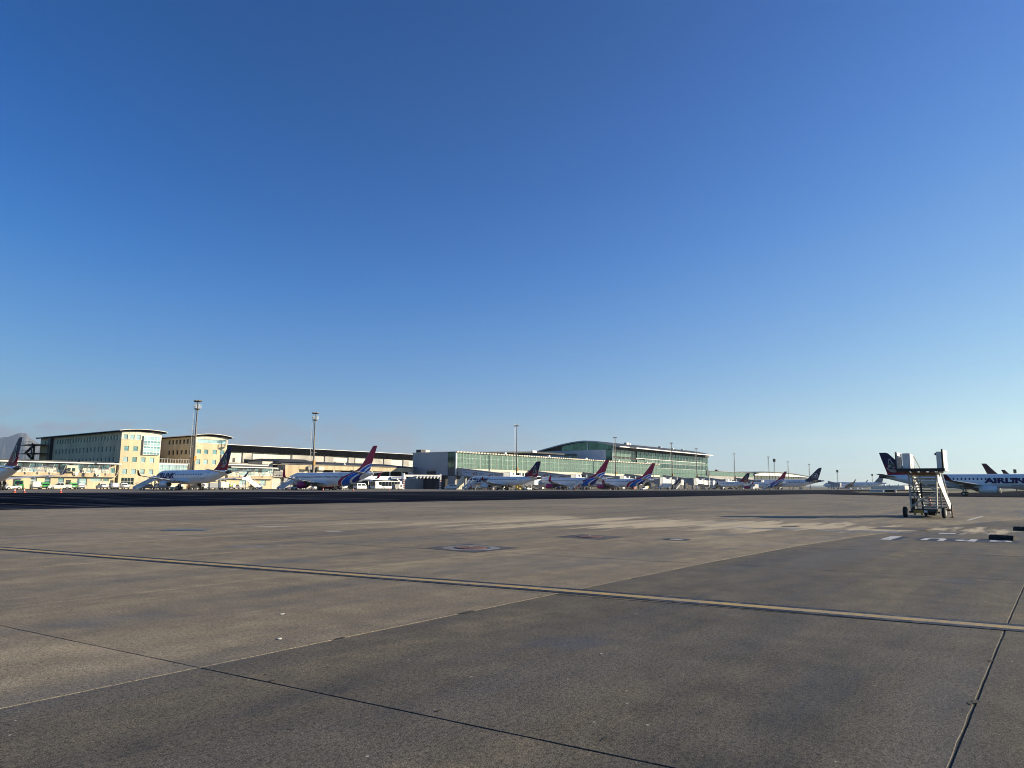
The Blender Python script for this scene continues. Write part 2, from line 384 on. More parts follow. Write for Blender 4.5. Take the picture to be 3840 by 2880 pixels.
jb = bed.build('joint_bed', JOINT, apron)
rs = random.Random(3)
for i in range(len(VR) - 1):
    for j in range(len(KR) - 1):
        q = [node(i, j), node(i, j + 1), node(i + 1, j + 1), node(i + 1, j)]
        cen = sum(q, Vector((0, 0))) / 4
        g = 0.0095 if i != 3 else 0.005
        def ins(d):
            res = []
            for k in range(4):
                e1 = (q[(k + 1) % 4] - q[k]).normalized(); e2 = (q[(k - 1) % 4] - q[k]).normalized()
                res.append(q[k] + (e1 + e2) * d)
            return res
        dz = rs.uniform(-0.0012, 0.0012)
        near = cen.length < 22; ns = 26 if near else 5
        def edge_ring(d, z, jit):
            c4 = ins(d); ring = []
            for k in range(4):
                p, q2 = c4[k], c4[(k + 1) % 4]; e = (q2 - p).normalized(); inn = Vector((-e.y, e.x))
                for m_ in range(ns):
                    jj = rs.random() ** 4 * jit if m_ else 0
                    pp = p + (q2 - p) * (m_ / ns) + inn * jj
                    ring.append((pp.x - cen.x, pp.y - cen.y, z))
            return ring
        lo = edge_ring(g, -0.003 + dz, 0.006 if near else 0)
        hi = [(x + (-x) * 0.0013, y + (-y) * 0.0013, dz) for x, y, z in lo]
        mb = MB().loft([[(x, y, -0.014) for x, y, z in lo], lo, hi])
        o = mb.build('concrete_slab', CONC, apron); o.location = (cen.x, cen.y, 0)
        f = (0.43 if i <= 2 else 0.605) + rs.uniform(-0.03, 0.03)
        if i <= 2 and j >= 6: f += 0.03
        o.color = (f, 0, 0, 1)
SPALL = M('spalled_joint_edge', (0.030, 0.028, 0.025), 0.9, var=0.4, scale=20)
rq = random.Random(17)
for (x, y, l_) in ((7.53, 6.52, .16), (7.05, .69, .07), (6.98, .72, .05), (4.2, 3.9, .04), (4.45, 2.6, .05), (12.2, 6.45, .10), (9.3, 6.55, .07), (5.4, 6.53, .08), (3.9, 5.6, .05), (8.8, .70, .06), (10.1, .66, .05), (4.9, .0, .05), (10.5, 3.4, .06), (16.6, 5.9, .12), (20.5, 5.9, .14)):
    n_ = 11; MB().poly([(x + math.cos(2 * math.pi * k / n_) * l_ * rq.uniform(.5, 1.2), y + math.sin(2 * math.pi * k / n_) * l_ * .35 * rq.uniform(.4, 1.3), .0042) for k in range(n_)]).build('joint_spall', SPALL, apron)
# taxi guide line with black edging, and its continuation on the asphalt
def ribbon(mb, pts, o0, o1, z):
    for a, b_ in zip(pts, pts[1:]):
        d = (Vector(b_) - Vector(a)).normalized(); n = Vector((-d.y, d.x))
        mb.quad((a[0] + n.x * o0, a[1] + n.y * o0, z), (b_[0] + n.x * o0, b_[1] + n.y * o0, z), (b_[0] + n.x * o1, b_[1] + n.y * o1, z), (a[0] + n.x * o1, a[1] + n.y * o1, z))
gl = [(12.1, -6.0), (11.03, 0.51), (10.02, 6.86), (6.9, 22.0), (4.6, 33.0)]
line = thing('guide_line', 'worn yellow taxi guide line with black edges across the near slabs', 'road marking')
mb = MB(); ribbon(mb, gl, -0.11, 0.11, 0.006); mb.build('yellow_stripe', P_YEL, line)
for s in (-1, 1):
    mb = MB(); ribbon(mb, gl, s * 0.11, s * 0.27, 0.006); mb.build('black_edge', P_BLK, line)
mb = MB(); ribbon(mb, [(20.6, 75), (21.2, 68.75), (23.56, 50.91)], -0.07, 0.07, -0.004)
tag(mb.build('faded_line', P_LINE), 'faded thin line crossing the dark asphalt at far left', 'road marking')
# service pits, covers and painted ground markings
def disc(mb, cx, cy, r0, r1, z, n=24, sq=1.0):
    for k in range(n):
        a, b_ = 2 * math.pi * k / n, 2 * math.pi * (k + 1) / n
        P = [(cx + math.cos(t) * r * sq, cy + math.sin(t) * r, z) for r, t in ((r0, a), (r1, a), (r1, b_), (r0, b_))]
        if r0 == 0: mb.poly(P[1:3] + [P[0]])
        else: mb.quad(*P)
def pit(cx, cy, label, half=0.95, ring=True):
    t_ = thing('fuel_pit_cover', label, 'pit cover', (cx, cy, 0))
    MB().poly([(-half, -half, 0.005), (half, -half, 0.005), (half, half, 0.005), (-half, half, 0.005)]).build('surround', P_GREY, t_)
    if ring:
        m2 = MB(); disc(m2, 0, 0, 0.52, 0.80, 0.009); m2.build('painted_ring', P_PALE, t_)
    m2 = MB(); m2.loft(lathe([(0.006, 0.44), (0.022, 0.42), (0.026, 0.36)], 24, 'z')); m2.build('lid', M('rusty_red_lid', (0.12, 0.06, 0.05), 0.8), t_)
    m2 = MB(); m2.tube((-0.1, 0, 0.046), (0.1, 0, 0.046), 0.01); m2.build('handle', DSTEEL, t_)
pit(15.1, 12.95, 'round red pit lid with pale ring on a dark square, nearer of two')
pit(21.05, 12.8, 'round red pit lid on a dark square, farther of two', 0.9, False)
m2 = MB(); disc(m2, 21.93, 10.05, 0.0, 0.24, 0.009); disc(m2, 21.93, 10.05, 0.24, 0.46, 0.0055)
rt = thing('painted_disc', 'small white painted disc with dark rim on the slabs', 'road marking')
m2 = MB(); disc(m2, 21.93, 10.05, 0.0, 0.22, 0.009); m2.build('white_centre', P_WHT, rt)
m2 = MB(); disc(m2, 21.93, 10.05, 0.22, 0.46, 0.0055); m2.build('dark_rim', P_BLK, rt)
gr = thing('drain_grate', 'dark steel drain grate set in the far left slabs', 'drain', (13.9, 25.75, 0), R(-46))
box('frame', DSTEEL, gr, -0.8, 0.8, -0.45, 0.45, 0.002, 0.006)
for k in range(9): box('bar', STEEL, gr, -0.75, 0.75, -0.4 + k * 0.095, -0.365 + k * 0.095, 0.006, 0.018)
yr = thing('equipment_box_marking', 'grey rectangle outlined in yellow below the mobile stairs', 'road marking')
Q4 = [Vector(p) for p in ((34.9, 6.5), (36.1, 4.55), (33.6, 4.5), (33.1, 6.5))]
m2 = MB().poly([(p.x, p.y, 0.005) for p in Q4]); m2.build('grey_infill', P_GREY, yr)
for k in range(4):
    a, b_ = Q4[k], Q4[(k + 1) % 4]
    m2 = MB(); ribbon(m2, [tuple(a), tuple(b_)], -0.06, 0.06, 0.009); m2.build('yellow_edge', paint_on_ground('yellow_box_paint%d' % k, (0.5, 0.3, 0.05), UNDER, 0.52), yr)
yb = thing('small_box_marking', 'small yellow edged box on the pale strip between pits', 'road marking')
Q4 = [Vector(p) for p in ((32.9, 9.95), (33.3, 9.4), (32.35, 9.2), (31.85, 9.8))]
MB().poly([(p.x, p.y, 0.005) for p in Q4]).build('dark_infill', P_GREY, yb)
for k in range(2):
    m2 = MB(); ribbon(m2, [tuple(Q4[k]), tuple(Q4[k + 1])], -0.05, 0.05, 0.009); m2.build('yellow_edge', MATS['yellow_box_paint0'], yb)
def mark(name, label, pts, mat, z=0.006):
    return tag(MB().poly([(x, y, z) for x, y in pts]).build(name, mat), label, 'road marking')
sq = thing('square_marking', 'small dark square with white edge near the ground lettering', 'road marking')
MB().poly([(33.3, 3.95, .005), (33.6, 3.2, .005), (31.6, 3.2, .005), (31.3, 3.95, .005)]).build('dark_infill', P_GREY, sq)
MB().poly([(32.1, 3.85, .009), (32.3, 3.35, .009), (31.75, 3.3, .009), (31.5, 3.85, .009)]).build('white_edge', P_WHT, sq)
MB().poly([(33.15, 3.75, .009), (33.3, 3.4, .009), (33.0, 3.4, .009), (32.85, 3.75, .009)]).build('yellow_edge', MATS['yellow_box_paint0'], sq)
mark('white_dash', 'short white painted line on slabs right of the mobile stairs', [(45.7, 4.25), (53.5, 4.12), (53.5, 3.98), (45.7, 4.08)], P_WHT)
rp = random.Random(5)
def splash(name, label, cx, cy, lx, ly, ang, mat, z=0.0055):
    pts = []
    for k in range(22):
        t_ = 2 * math.pi * k / 22; r = rp.uniform(0.55, 1.1)
        x, y = math.cos(t_) * lx * r, math.sin(t_) * ly * r
        pts.append((cx + x * math.cos(ang) - y * math.sin(ang), cy + x * math.sin(ang) + y * math.cos(ang)))
    tag(MB().poly([(x, y, z) for x, y in pts]).build(name, mat), label, 'stain')
splash('paint_smear', 'pale blue smear left of the yellow outlined rectangle', 31.0, 6.6, 1.9, 0.75, R(-65), P_PALE)
splash('paint_smear', 'pale blue smear below the small yellow edged box', 30.6, 9.6, 1.8, 0.55, R(-60), P_PALE)
splash('paint_smear', 'pale blue white smear touching the yellow line at left', 11.6, 17.6, 1.1, 0.16, R(-50), P_PALE)
PUD = paint_on_ground('bright_white_streak_paint', (0.75, 0.74, 0.70), (0.20, 0.19, 0.17), 0.40)
for (cx, cy, lx, ly, lb) in ((17.3, 25.45, 0.95, 0.10, 'long bright white streak on the slabs right of the drain grate'), (20.9, 25.4, 0.5, 0.09, 'short white fleck at the far end of the white streak'), (17.0, 21.2, 0.4, 0.07, 'small white fleck below the long white streak')):
    splash('white_streak', lb, cx, cy, lx, ly, R(-52), PUD)
# the stencilled letters: they read from the far side
gp = thing('ground_lettering', 'white GPU 1 lettering on black ground, read from the far side', 'road marking')
MB().poly([(26.5, 4.75, .005), (28.75, 4.6, .005), (28.75, 4.35, .005), (26.6, 4.4, .005)]).build('black_backing', P_BLK, gp)
MB().poly([(27.1, 4.0, .005), (28.95, 4.0, .005), (29.2, 1.2, .005), (27.8, 1.2, .005)]).build('black_backing', P_BLK, gp)
for ch, (ua, ub, va, vb) in (('G', (27.98, 29.0, 1.40, 2.02)), ('P', (27.62, 28.86, 2.36, 2.95)), ('U', (27.25, 28.76, 3.2, 3.86)), ('1', (26.55, 28.72, 4.62, 4.95))):
    bm = text_bm(ch, 1.0, 0, 0.045)
    xs = [v.co.x for v in bm.verts]; ys = [v.co.y for v in bm.verts]
    for v in bm.verts:
        fx = (v.co.x - min(xs)) / (max(xs) - min(xs)); fy = (v.co.y - min(ys)) / (max(ys) - min(ys))
        v.co = Vector((ub - fy * (ub - ua), va + fx * (vb - va), 0.010))
    bm_obj('letter', bm, P_WHT, gp)
# litter on the slabs
lit = M('litter_paper', (0.75, 0.74, 0.70), 0.7)
for k, (x, y, s, lb) in enumerate(((5.86, 8.29, 0.026, 'white scrap of paper on the slabs below the yellow line'), (4.94, 7.01, 0.026, 'white round scrap near the lit slab edge'), (6.56, 3.86, 0.010, 'tiny white chip on the dark slab beside the joint'))):
    o = MB().loft([[(math.cos(a) * s * (1.5 if i else 1.3), math.sin(a) * s * 0.8, 0.004 + 0.005 * i) for a in [q * math.pi / 4 for q in range(8)]] for i in range(2)]).build('litter_scrap', lit)
    o.location = (x, y, 0); o.rotation_euler = (0, 0, 0.7 * k); tag(o, lb, 'litter')

# far field: verge, ridge, mountain
vg = sheet('grass_verge', GRASS, [(292, 59.5), (311, 46), (316, 31), (430, 29.5), (1500, 29), (1500, 70), (700, 75), (339, 73.5)], -0.004)
tag(vg, 'strip of dry grass beyond the taxiway', 'grass verge')
def ridge(name, label, pts, depth_dir, thick, seed, rough):
    """pts: (x, y, height) along the crest; built as a closed hill body with a broken rocky front"""
    rr = random.Random(seed); rings = []
    dense = []
    for a, b_ in zip(pts, pts[1:]):
        for k in range(8):
            t_ = k / 8; dense.append([a[i] + (b_[i] - a[i]) * t_ for i in range(3)])
    dense.append(list(pts[-1]))
    d = Vector(depth_dir).normalized()
    for x, y, h in dense:
        hh = h * (1 + rr.uniform(-rough, rough))
        ring = [(x - d.x * thick, y - d.y * thick, -0.5)]
        for s_, q in ((0.62, 0.30), (0.40, 0.50), (0.22, 0.74), (0.07, 0.93), (0, 1.0)):
            k = s_ * thick * (1 + rr.uniform(-0.06, 0.06))
            ring.append((x - d.x * k, y - d.y * k, hh * q * (1 + rr.uniform(-0.006, 0.006) * (q < 1))))
        ring += [(x + d.x * thick * 0.5, y + d.y * thick * 0.5, hh * 0.6), (x + d.x * thick, y + d.y * thick, -0.5)]
        rings.append(ring)
    o = MB().loft(rings).build(name, ROCK, None, True)
    return tag(o, label, 'mountain', kind='structure')
LOS = (0.3, 0.954)
ridge('mountain', 'hazy blue mountain peak behind the left terminal', [(4100, 17500, 560), (4600, 16900, 700), (4880, 16620, 800), (5000, 16460, 880), (5080, 16380, 890), (5208, 16211, 968), (5290, 16110, 955), (5325, 16057, 880), (5400, 15960, 800), (5471, 15868, 745), (5600, 15700, 705), (5800, 15500, 680), (6100, 15200, 430), (6700, 14700, 120), (7600, 14100, 30)], LOS, 1500, 4, 0.006)
ridge('far_hills', 'low hazy hills along the horizon at right', [(7800, 3000, 12), (7900, 1500, 26), (8000, 700, 38), (8000, 0, 30), (7900, -900, 34), (7700, -2200, 20)], (1, 0), 400, 9, 0.12)

HZ = bpy.data.materials.new('haze_air'); HZ.use_nodes = True; HZ.node_tree.nodes.clear()
pv = HZ.node_tree.nodes.new('ShaderNodeVolumePrincipled'); pv.inputs['Density'].default_value = 0.000043; pv.inputs['Color'].default_value = (0.74, 0.87, 1.0, 1); pv.inputs['Anisotropy'].default_value = 0.35
mo = HZ.node_tree.nodes.new('ShaderNodeOutputMaterial'); HZ.node_tree.links.new(pv.outputs[0], mo.inputs['Volume'])
tag(MB().box(-3200, 18200, -6200, 19200, -1.5, 1100).build('haze', HZ), 'thin pale morning haze over the airfield', 'haze', kind='stuff')

# ------------------------------------------------------------------ buildings
def mapper(axis, pos):
    """axis 'v': wall facing the apron at Y=pos, a runs along X; axis 'u': wall facing left at X=pos, a runs along Y. d goes inwards"""
    if axis == 'v': return lambda a, z, d: (a, pos + d, z)
    return lambda a, z, d: (pos + d, a, z)
def wall_holes(name, mat, parent, axis, pos, a0, a1, z0, z1, holes, depth=0.3, origin=(0, 0)):
    f = mapper(axis, pos); ox, oy = origin
    g = lambda a, z, d: (f(a, z, d)[0] - ox, f(a, z, d)[1] - oy, z)
    A = sorted({a0, a1, *[h[0] for h in holes], *[h[1] for h in holes]}); Z = sorted({z0, z1, *[h[2] for h in holes], *[h[3] for h in holes]})
    mb = MB()
    for i in range(len(A) - 1):
        for k in range(len(Z) - 1):
            ca, cz = (A[i] + A[i + 1]) / 2, (Z[k] + Z[k + 1]) / 2
            if any(h[0] < ca < h[1] and h[2] < cz < h[3] for h in holes): continue
            mb.quad(g(A[i], Z[k], 0), g(A[i + 1], Z[k], 0), g(A[i + 1], Z[k + 1], 0), g(A[i], Z[k + 1], 0))
    for (p, q, r, s) in holes:
        mb.quad(g(p, r, 0), g(p, r, depth), g(p, s, depth), g(p, s, 0)); mb.quad(g(q, r, 0), g(q, r, depth), g(q, s, depth), g(q, s, 0))
        mb.quad(g(p, r, 0), g(q, r, 0), g(q, r, depth), g(p, r, depth)); mb.quad(g(p, s, 0), g(q, s, 0), g(q, s, depth), g(p, s, depth))
    # thickness: a plain back face so that the wall is a body
    t_ = depth + 0.25
    mb.quad(g(a0, z0, t_), g(a1, z0, t_), g(a1, z1, t_), g(a0, z1, t_)); mb.quad(g(a0, z1, 0), g(a1, z1, 0), g(a1, z1, t_), g(a0, z1, t_))
    mb.quad(g(a0, z0, 0), g(a0, z1, 0), g(a0, z1, t_), g(a0, z0, t_)); mb.quad(g(a1, z0, 0), g(a1, z1, 0), g(a1, z1, t_), g(a1, z0, t_))
    return mb.build(name, mat, parent)
def window(parent, axis, pos, a0, a1, z0, z1, mat=None, depth=0.2, cols=1, rows=1, bar=0.06, sill=True, origin=(0, 0), fmat=None):
    """window > pane(s), sill; meshes are shared between equal sizes"""
    w_, h_ = round(a1 - a0, 2), round(z1 - z0, 2)
    def mk():
        f = mapper(axis, 0); mb = MB()
        def bx(p, q, r, s, d0, d1):
            lo, hi = f(p, r, d0), f(q, s, d1)
            mb.box(min(lo[0], hi[0]), max(lo[0], hi[0]), min(lo[1], hi[1]), max(lo[1], hi[1]), r, s)
        bx(0, w_, 0, bar, -0.03, 0.05); bx(0, w_, h_ - bar, h_, -0.03, 0.05); bx(0, bar, bar, h_ - bar, -0.03, 0.05); bx(w_ - bar, w_, bar, h_ - bar, -0.03, 0.05)
        for c in range(1, cols): bx(w_ * c / cols - bar / 2, w_ * c / cols + bar / 2, bar, h_ - bar, -0.03, 0.05)
        for c in range(1, rows): bx(bar, w_ - bar, h_ * c / rows - bar / 2, h_ * c / rows + bar / 2, -0.028, 0.05)
        return mb.mesh('window', fmat or WFRAME)
    def mkp():
        f = mapper(axis, 0); mb = MB(); lo, hi = f(0.01, 0.01, 0.0), f(w_ / cols - 0.01, 0, 0.02)
        return mb.box(lo[0], hi[0], lo[1], hi[1], 0.01, h_ / rows - 0.01).mesh('pane', mat or G_TEAL)
    def mks():
        f = mapper(axis, 0); mb = MB(); lo, hi = f(-0.06, 0, -0.30), f(w_ + 0.06, 0, -0.01)
        return mb.box(min(lo[0], hi[0]), max(lo[0], hi[0]), min(lo[1], hi[1]), max(lo[1], hi[1]), -0.1, 0.0).mesh('sill', CREAM)
    key = (axis, w_, h_, cols, rows, bar, (fmat or WFRAME).name)
    f = mapper(axis, pos); p = f(a0, z0, depth)
    wn_ = inst('window', shared(('w',) + key, mk), parent, (p[0] - origin[0], p[1] - origin[1], z0))
    pm = shared(('p',) + key + ((mat or G_TEAL).name,), mkp)
    f0 = mapper(axis, 0)
    for c in range(cols):
        for r in range(rows):
            q = f0(w_ * c / cols, 0, 0); inst('pane', pm, wn_, (q[0], q[1], h_ * r / rows))
    if sill: inst('sill', shared(('s',) + key, mks), wn_)
    return wn_
def vault(name, mat, parent, u0, u1, v0, v1, zl, zm, zr, t=0.4, n=14):
    mb = MB(); pts = []
    for k in range(n + 1):
        s = k / n; z = zl + (zr - zl) * s + (zm - (zl + zr) / 2) * 4 * s * (1 - s); pts.append((u0 + (u1 - u0) * s, z))
    prof = pts + [(x, z - t) for x, z in reversed(pts)]
    mb.prism(prof, lambda p, q, tt: (p, tt, q), v0, v1)
    return mb.build(name, mat, parent)

# --- left office block
B = thing('office_block', 'five storey yellow office block with curved roof, left of two', 'building')
fw = [(100.0, 101.35, 11.4, 12.9), (102.7, 104.05, 11.4, 12.9)]
for a in (100.0, 102.65, 105.3, 107.95):
    fw += [(a, a + 1.35, 8.05, 9.6), (a, a + 1.35, 4.4, 5.95)]
shop = (99.9, 103.6, 1.2, 3.3)
wall_holes('wall', YEL, B, 'v', 225, 99, 111, 0, 14.86, fw + [shop], 0.3)
for h in fw: window(B, 'v', 225, *h, mat=(G_BLUE if h[2] < 8.2 and random.random() < 0.6 else G_TEAL))
window(B, 'v', 225, *shop, mat=G_DARK, cols=4, rows=2, sill=False)
tb = [(99.5, 100.8, 14.95, 16.4), (101.5, 102.75, 14.95, 16.4), (103.3, 104.6, 14.95, 16.4)]
wall_holes('parapet_band', CREAM, B, 'v', 224.9, 98.95, 111.05, 14.9, 17.5, tb, 0.3)
for h in tb: window(B, 'v', 224.9, *h, mat=G_BLUE, sill=False)
for a in (101.15, 103.0, 104.95, 107.0, 109.0): box('panel_joint', GREYWALL, B, a, a + 0.05, 224.87, 224.9, 16.45, 17.4)
bay = inst('glazed_bay', None, B)
MB().box(105.45, 110.75, 224.45, 224.9, 10.4, 16.3).build('bay_core', WFRAME, bay)
for c in range(5):
    for r_, (za, zb) in enumerate(((10.55, 11.25), (11.45, 12.35), (12.45, 13.05), (13.3, 14.0), (14.1, 14.75), (14.95, 16.15))):
        def mkb(za=za, zb=zb): return MB().box(0, 0.86, 0, 0.05, 0, zb - za).mesh('bay_pane', G_BLUE if (r_ % 2) else G_TEAL)
        inst('bay_pane', shared(('bay', r_), mkb), bay, (105.6 + c * 1.02, 224.42, za))
side = []
for k in range(22): side.append((227.0 + k * 2.13, 228.3 + k * 2.13, 14.7, 16.2))
for k in range(17): side += [(228.6 + k * 2.75, 229.75 + k * 2.75, 11.3, 12.9), (228.6 + k * 2.75, 229.75 + k * 2.75, 7.95, 9.5)]
side += [(279.5, 280.9, 14.7, 16.2), (282.4, 283.8, 14.7, 16.2)]
wall_holes('side_wall', YEL, B, 'u', 99.02, 225.05, 287.5, 0, 17.3, side, 0.3)
for h in side: window(B, 'u', 99.02, *h, mat=G_TEAL, depth=0.22, sill=False, bar=0.05, fmat=GREYWALL)
box('rear_body', YEL, B, 99.6, 110.9, 225.6, 287.4, 0, 17.2)
vault('roof', WHITEW, B, 97.7, 112.3, 223.6, 289.0, 17.55, 18.25, 17.8, 0.16)
vault('eave_fascia', ROOFB, B, 97.9, 112.1, 223.9, 288.8, 17.38, 18.07, 17.62, 0.34)
for v in range(228, 286, 4): box('eave_light', WFRAME, B, 98.1, 98.8, v, v + 0.25, 17.0, 17.08)
MB().tube((101, 224.8, 18.0), (101, 224.8, 19.2), 0.04).build('roof_aerial', STEEL, B)
# --- fire escape
F = thing('fire_escape', 'dark steel fire escape stair on the far end of the left office block', 'fire escape')
for x, y in ((93.5, 279), (93.5, 291.5), (98.6, 279), (98.6, 291.5), (96.0, 285)): box('post', DSTEEL, F, x, x + 0.3, y, y + 0.3, 0, 15.2)
box('stair_shaft', DSTEEL, F, 98.0, 98.95, 276, 278.2, 0, 17)
for z in (8.4, 11.6, 14.6):
    box('landing', DSTEEL, F, 93.4, 99.0, 278.6, 292, z, z + 0.16)
    MB().bar((93.5, 278.7, z + 1.1), (93.5, 291.9, z + 1.1), 0.08).build('handrail', DSTEEL, F)
    MB().bar((93.5, 278.7, z + 0.6), (93.5, 291.9, z + 0.6), 0.06).build('midrail', DSTEEL, F)
for z0, z1, y0, y1 in ((5.0, 8.4, 291, 284), (8.4, 11.6, 280, 288), (11.6, 14.6, 291, 283)): MB().bar((95.5, y0, z0), (95.5, y1, z1), 0.9, 0.18).build('flight', DSTEEL, F)

# --- right office block
B2 = thing('office_block', 'four storey yellow office block with curved roof, right of two', 'building')
fw = []
for a in (123.0, 125.6, 128.6, 131.4):
    fw += [(a, a + 1.45, 11.45, 12.9), (a, a + 1.45, 8.05, 9.6), (a, a + 1.45, 4.4, 5.95)]
wall_holes('wall', YEL, B2, 'v', 225, 122, 133.7, 0, 14.9, fw, 0.3)
for i, h in enumerate(fw): window(B2, 'v', 225, *h, mat=(G_BLUE if h[2] < 8.2 else G_TEAL))
rb = (123.1, 133.3, 15.0, 16.3)
wall_holes('parapet_band', CREAM, B2, 'v', 224.9, 121.95, 133.75, 14.94, 17.4, [rb], 0.3)
window(B2, 'v', 224.9, *rb, mat=G_BLUE, cols=6, sill=False)
for k in range(6): box('panel_joint', GREYWALL, B2, 123.4 + k * 1.9, 123.45 + k * 1.9, 224.87, 224.9, 16.4, 17.4)
side = [(226.3 + k * 2.4, 227.6 + k * 2.4, 14.8, 16.3) for k in range(7)] + [(226.6 + k * 2.8, 227.9 + k * 2.8, 11.3, 12.8) for k in range(6)]
wall_holes('side_wall', YEL, B2, 'u', 122.02, 225.05, 246, 0, 17.3, side, 0.3)
for h in side: window(B2, 'u', 122.02, *h, mat=G_DARK, depth=0.22, sill=False, bar=0.05, fmat=GREYWALL)
box('rear_body', YEL, B2, 122.6, 133.6, 225.6, 262, 0, 17.2)
vault('roof', WHITEW, B2, 120.7, 135.0, 223.6, 263, 17.35, 18.2, 17.45, 0.16)
vault('eave_fascia', ROOFB, B2, 120.9, 134.8, 223.9, 262.8, 17.18, 18.02, 17.27, 0.34)
box('rear_wing', M('dark_recess_wall', (0.16, 0.13, 0.09), 0.85), B2, 104, 122.5, 249, 262, 0, 16.6)
for x, z in ((113.5, 13.2), (115.5, 13.2), (117.4, 13.4)): box('air_conditioner', GREYWALL, B2, x, x + 1.2, 248.2, 249, z, z + 1.1)
box('recess_floor', GREYWALL, B2, 112, 122, 246.5, 249, 10.3, 11.0)
# --- glazed entrance between the two blocks
E_ = thing('glass_entrance', 'glass fronted entrance with slatted pergola between the office blocks', 'building')
box('wall', YEL, E_, 111.05, 121.95, 226.2, 236, 0, 8.0)
box('frame_top', WFRAME, E_, 111.2, 120.6, 225.4, 226.2, 7.55, 8.05); box('frame_base', YEL, E_, 111.2, 120.6, 225.4, 226.2, 0, 4.6)
for c in range(8):
    for r_ in range(3):
        def mke(): return MB().box(0, 1.06, 0, 0.06, 0, 0.92).mesh('pane', G_BLUE)
        inst('pane', shared('entr', mke), E_, (111.35 + c * 1.14, 225.55, 4.65 + r_ * 0.97))
        if r_ == 0: box('mullion', WFRAME, E_, 111.30 + c * 1.14 - 0.03, 111.30 + c * 1.14 + 0.04, 225.45, 226.2, 4.6, 7.55)
for z in (5.6, 6.57): box('transom', WFRAME, E_, 111.2, 120.6, 225.5, 226.2, z - 0.03, z + 0.03)
for z in (8.05, 9.35): box('pergola_rail', GREYWALL, E_, 110.9, 120.9, 225.3, 225.5, z, z + 0.14)
for k in range(12): box('pergola_slat', GREYWALL, E_, 111.0 + k * 0.88, 111.2 + k * 0.88, 225.32, 225.48, 8.19, 9.35)
for x in (113.8, 118.0): MB().tube((x, 225.4, 9.4), (x, 225.4, 10.3), 0.05).build('finial', STEEL, E_)

# --- low terminal wings with raking struts
def low_wing(label, u0, u1, pitch, seed, openings, doors):
    T = thing('terminal_wing', label, 'building'); rr = random.Random(seed)
    wall_holes('wall', YEL, T, 'v', 225.6, u0, u1, 0, 3.4, openings + doors, 0.25)
    for h in openings: window(T, 'v', 225.6, *h, mat=rr.choice((G_BLUE, G_BLUE, G_TEAL)), cols=max(1, round((h[1] - h[0]) / 1.1)), rows=(2 if h[3] - h[2] > 1.5 else 1), sill=True)
    for h in doors: box('door', DSTEEL, T, h[0] + 0.05, h[1] - 0.05, 225.75, 225.82, h[2], h[3] - 0.05)
    box('spandrel', BEIGE, T, u0, u1, 224.9, 225.6, 3.45, 4.55)
    box('ledge', GREYWALL, T, u0, u1, 224.6, 224.95, 3.36, 3.47)
    box('upper_body', WFRAME, T, u0, u1, 225.42, 240, 4.55, 7.05)
    n = int((u1 - u0) / pitch)
    for i in range(n):
        a = u0 + (u1 - u0) * i / n; wd = (u1 - u0) / n
        for c in range(3):
            for r_ in range(3):
                mt = rr.choice((G_PALE, G_PALE, G_PALE, G_BLUE, GREYWALL) if r_ < 2 else (G_BLUE, G_PALE, G_BLUE))
                def mk(mt=mt): return MB().box(0.06, wd / 3 - 0.05, 0, 0.05, 0.05, 0.72).mesh('pane', mt)
                inst('pane', shared(('lw', seed, mt.name), mk), T, (a + wd * c / 3, 225.36, 4.66 + r_ * 0.78))
    for i in range(n + 1):
        a = u0 + (u1 - u0) * i / n
        MB().bar((a, 224.75, 3.9), (a + 0.55, 223.4, 7.1), 0.10).build('strut', WFRAME, T)
        MB().bar((a, 224.75, 3.9), (a - 0.7, 225.3, 7.0), 0.09).build('tie', GREYWALL, T)
    box('roof', ROOFD, T, u0 - 0.3, u1 + 0.3, 222.9, 241, 7.28, 7.55); box('gutter', WFRAME, T, u0 - 0.32, u1 + 0.32, 222.6, 222.9, 7.18, 7.48)
    box('roof_ridge', ROOFD, T, u0 - 0.2, u1 + 0.2, 226, 241, 7.55, 7.95)
    return T
opn = [(u, u + 1.5, 1.3, 3.1) for u in (76.2, 79.6, 83.0)] + [(88.0, 90.6, 0.9, 3.1), (91.5, 94.6, 2.2, 3.1), (95.0, 96.6, 2.2, 3.1), (60, 62.4, 1.2, 3.1), (66, 68.4, 1.2, 3.1)]
T1 = low_wing('low yellow terminal wing with white strutted glazing, left of the office blocks', 36, 98.3, 2.86, 3, opn, [(72.0, 73.6, 0, 2.8), (85.0, 86.3, 0, 2.5), (97.0, 98.0, 0, 2.5)])
box('end_bay', YEL, T1, 96.6, 98.28, 225.3, 225.42, 4.6, 7.0); window(T1, 'v', 225.28, 96.75, 98.1, 4.62, 6.2, mat=G_TEAL, depth=0)
box('cabin', CREAM, T1, 84.2, 87.2, 223.6, 224.9, 4.9, 6.6)
for x in (84.4, 85.6): box('cabin_window', G_DARK, T1, x, x + 0.8, 223.55, 223.6, 5.0, 5.9)
m2 = MB(); m2.loft(lathe([(0, 0.45), (-0.06, 0.4), (-0.12, 0.2)], 16, 'y')); dd = m2.build('satellite_dish', WFRAME, T1); dd.location = (87.1, 224.5, 4.15)
ac = box('air_conditioner', WFRAME, T1, 92.5, 93.5, 224.3, 224.9, 3.6, 4.3); m2 = MB(); disc(m2, 0, 0, 0, 0.25, 0); fo = m2.build('fan_grille', BLACK, ac); fo.location = (92.95, 224.28, 3.95); fo.rotation_euler = (R(90), 0, 0)
T2 = low_wing('low yellow terminal wing with white strutted glazing, behind the free standing steps', 134.6, 152.4, 3.95, 8, [(139.5, 142, 1.4, 3.1), (147.5, 149.8, 1.0, 3.1)], [(143.6, 144.8, 0, 2.6)])
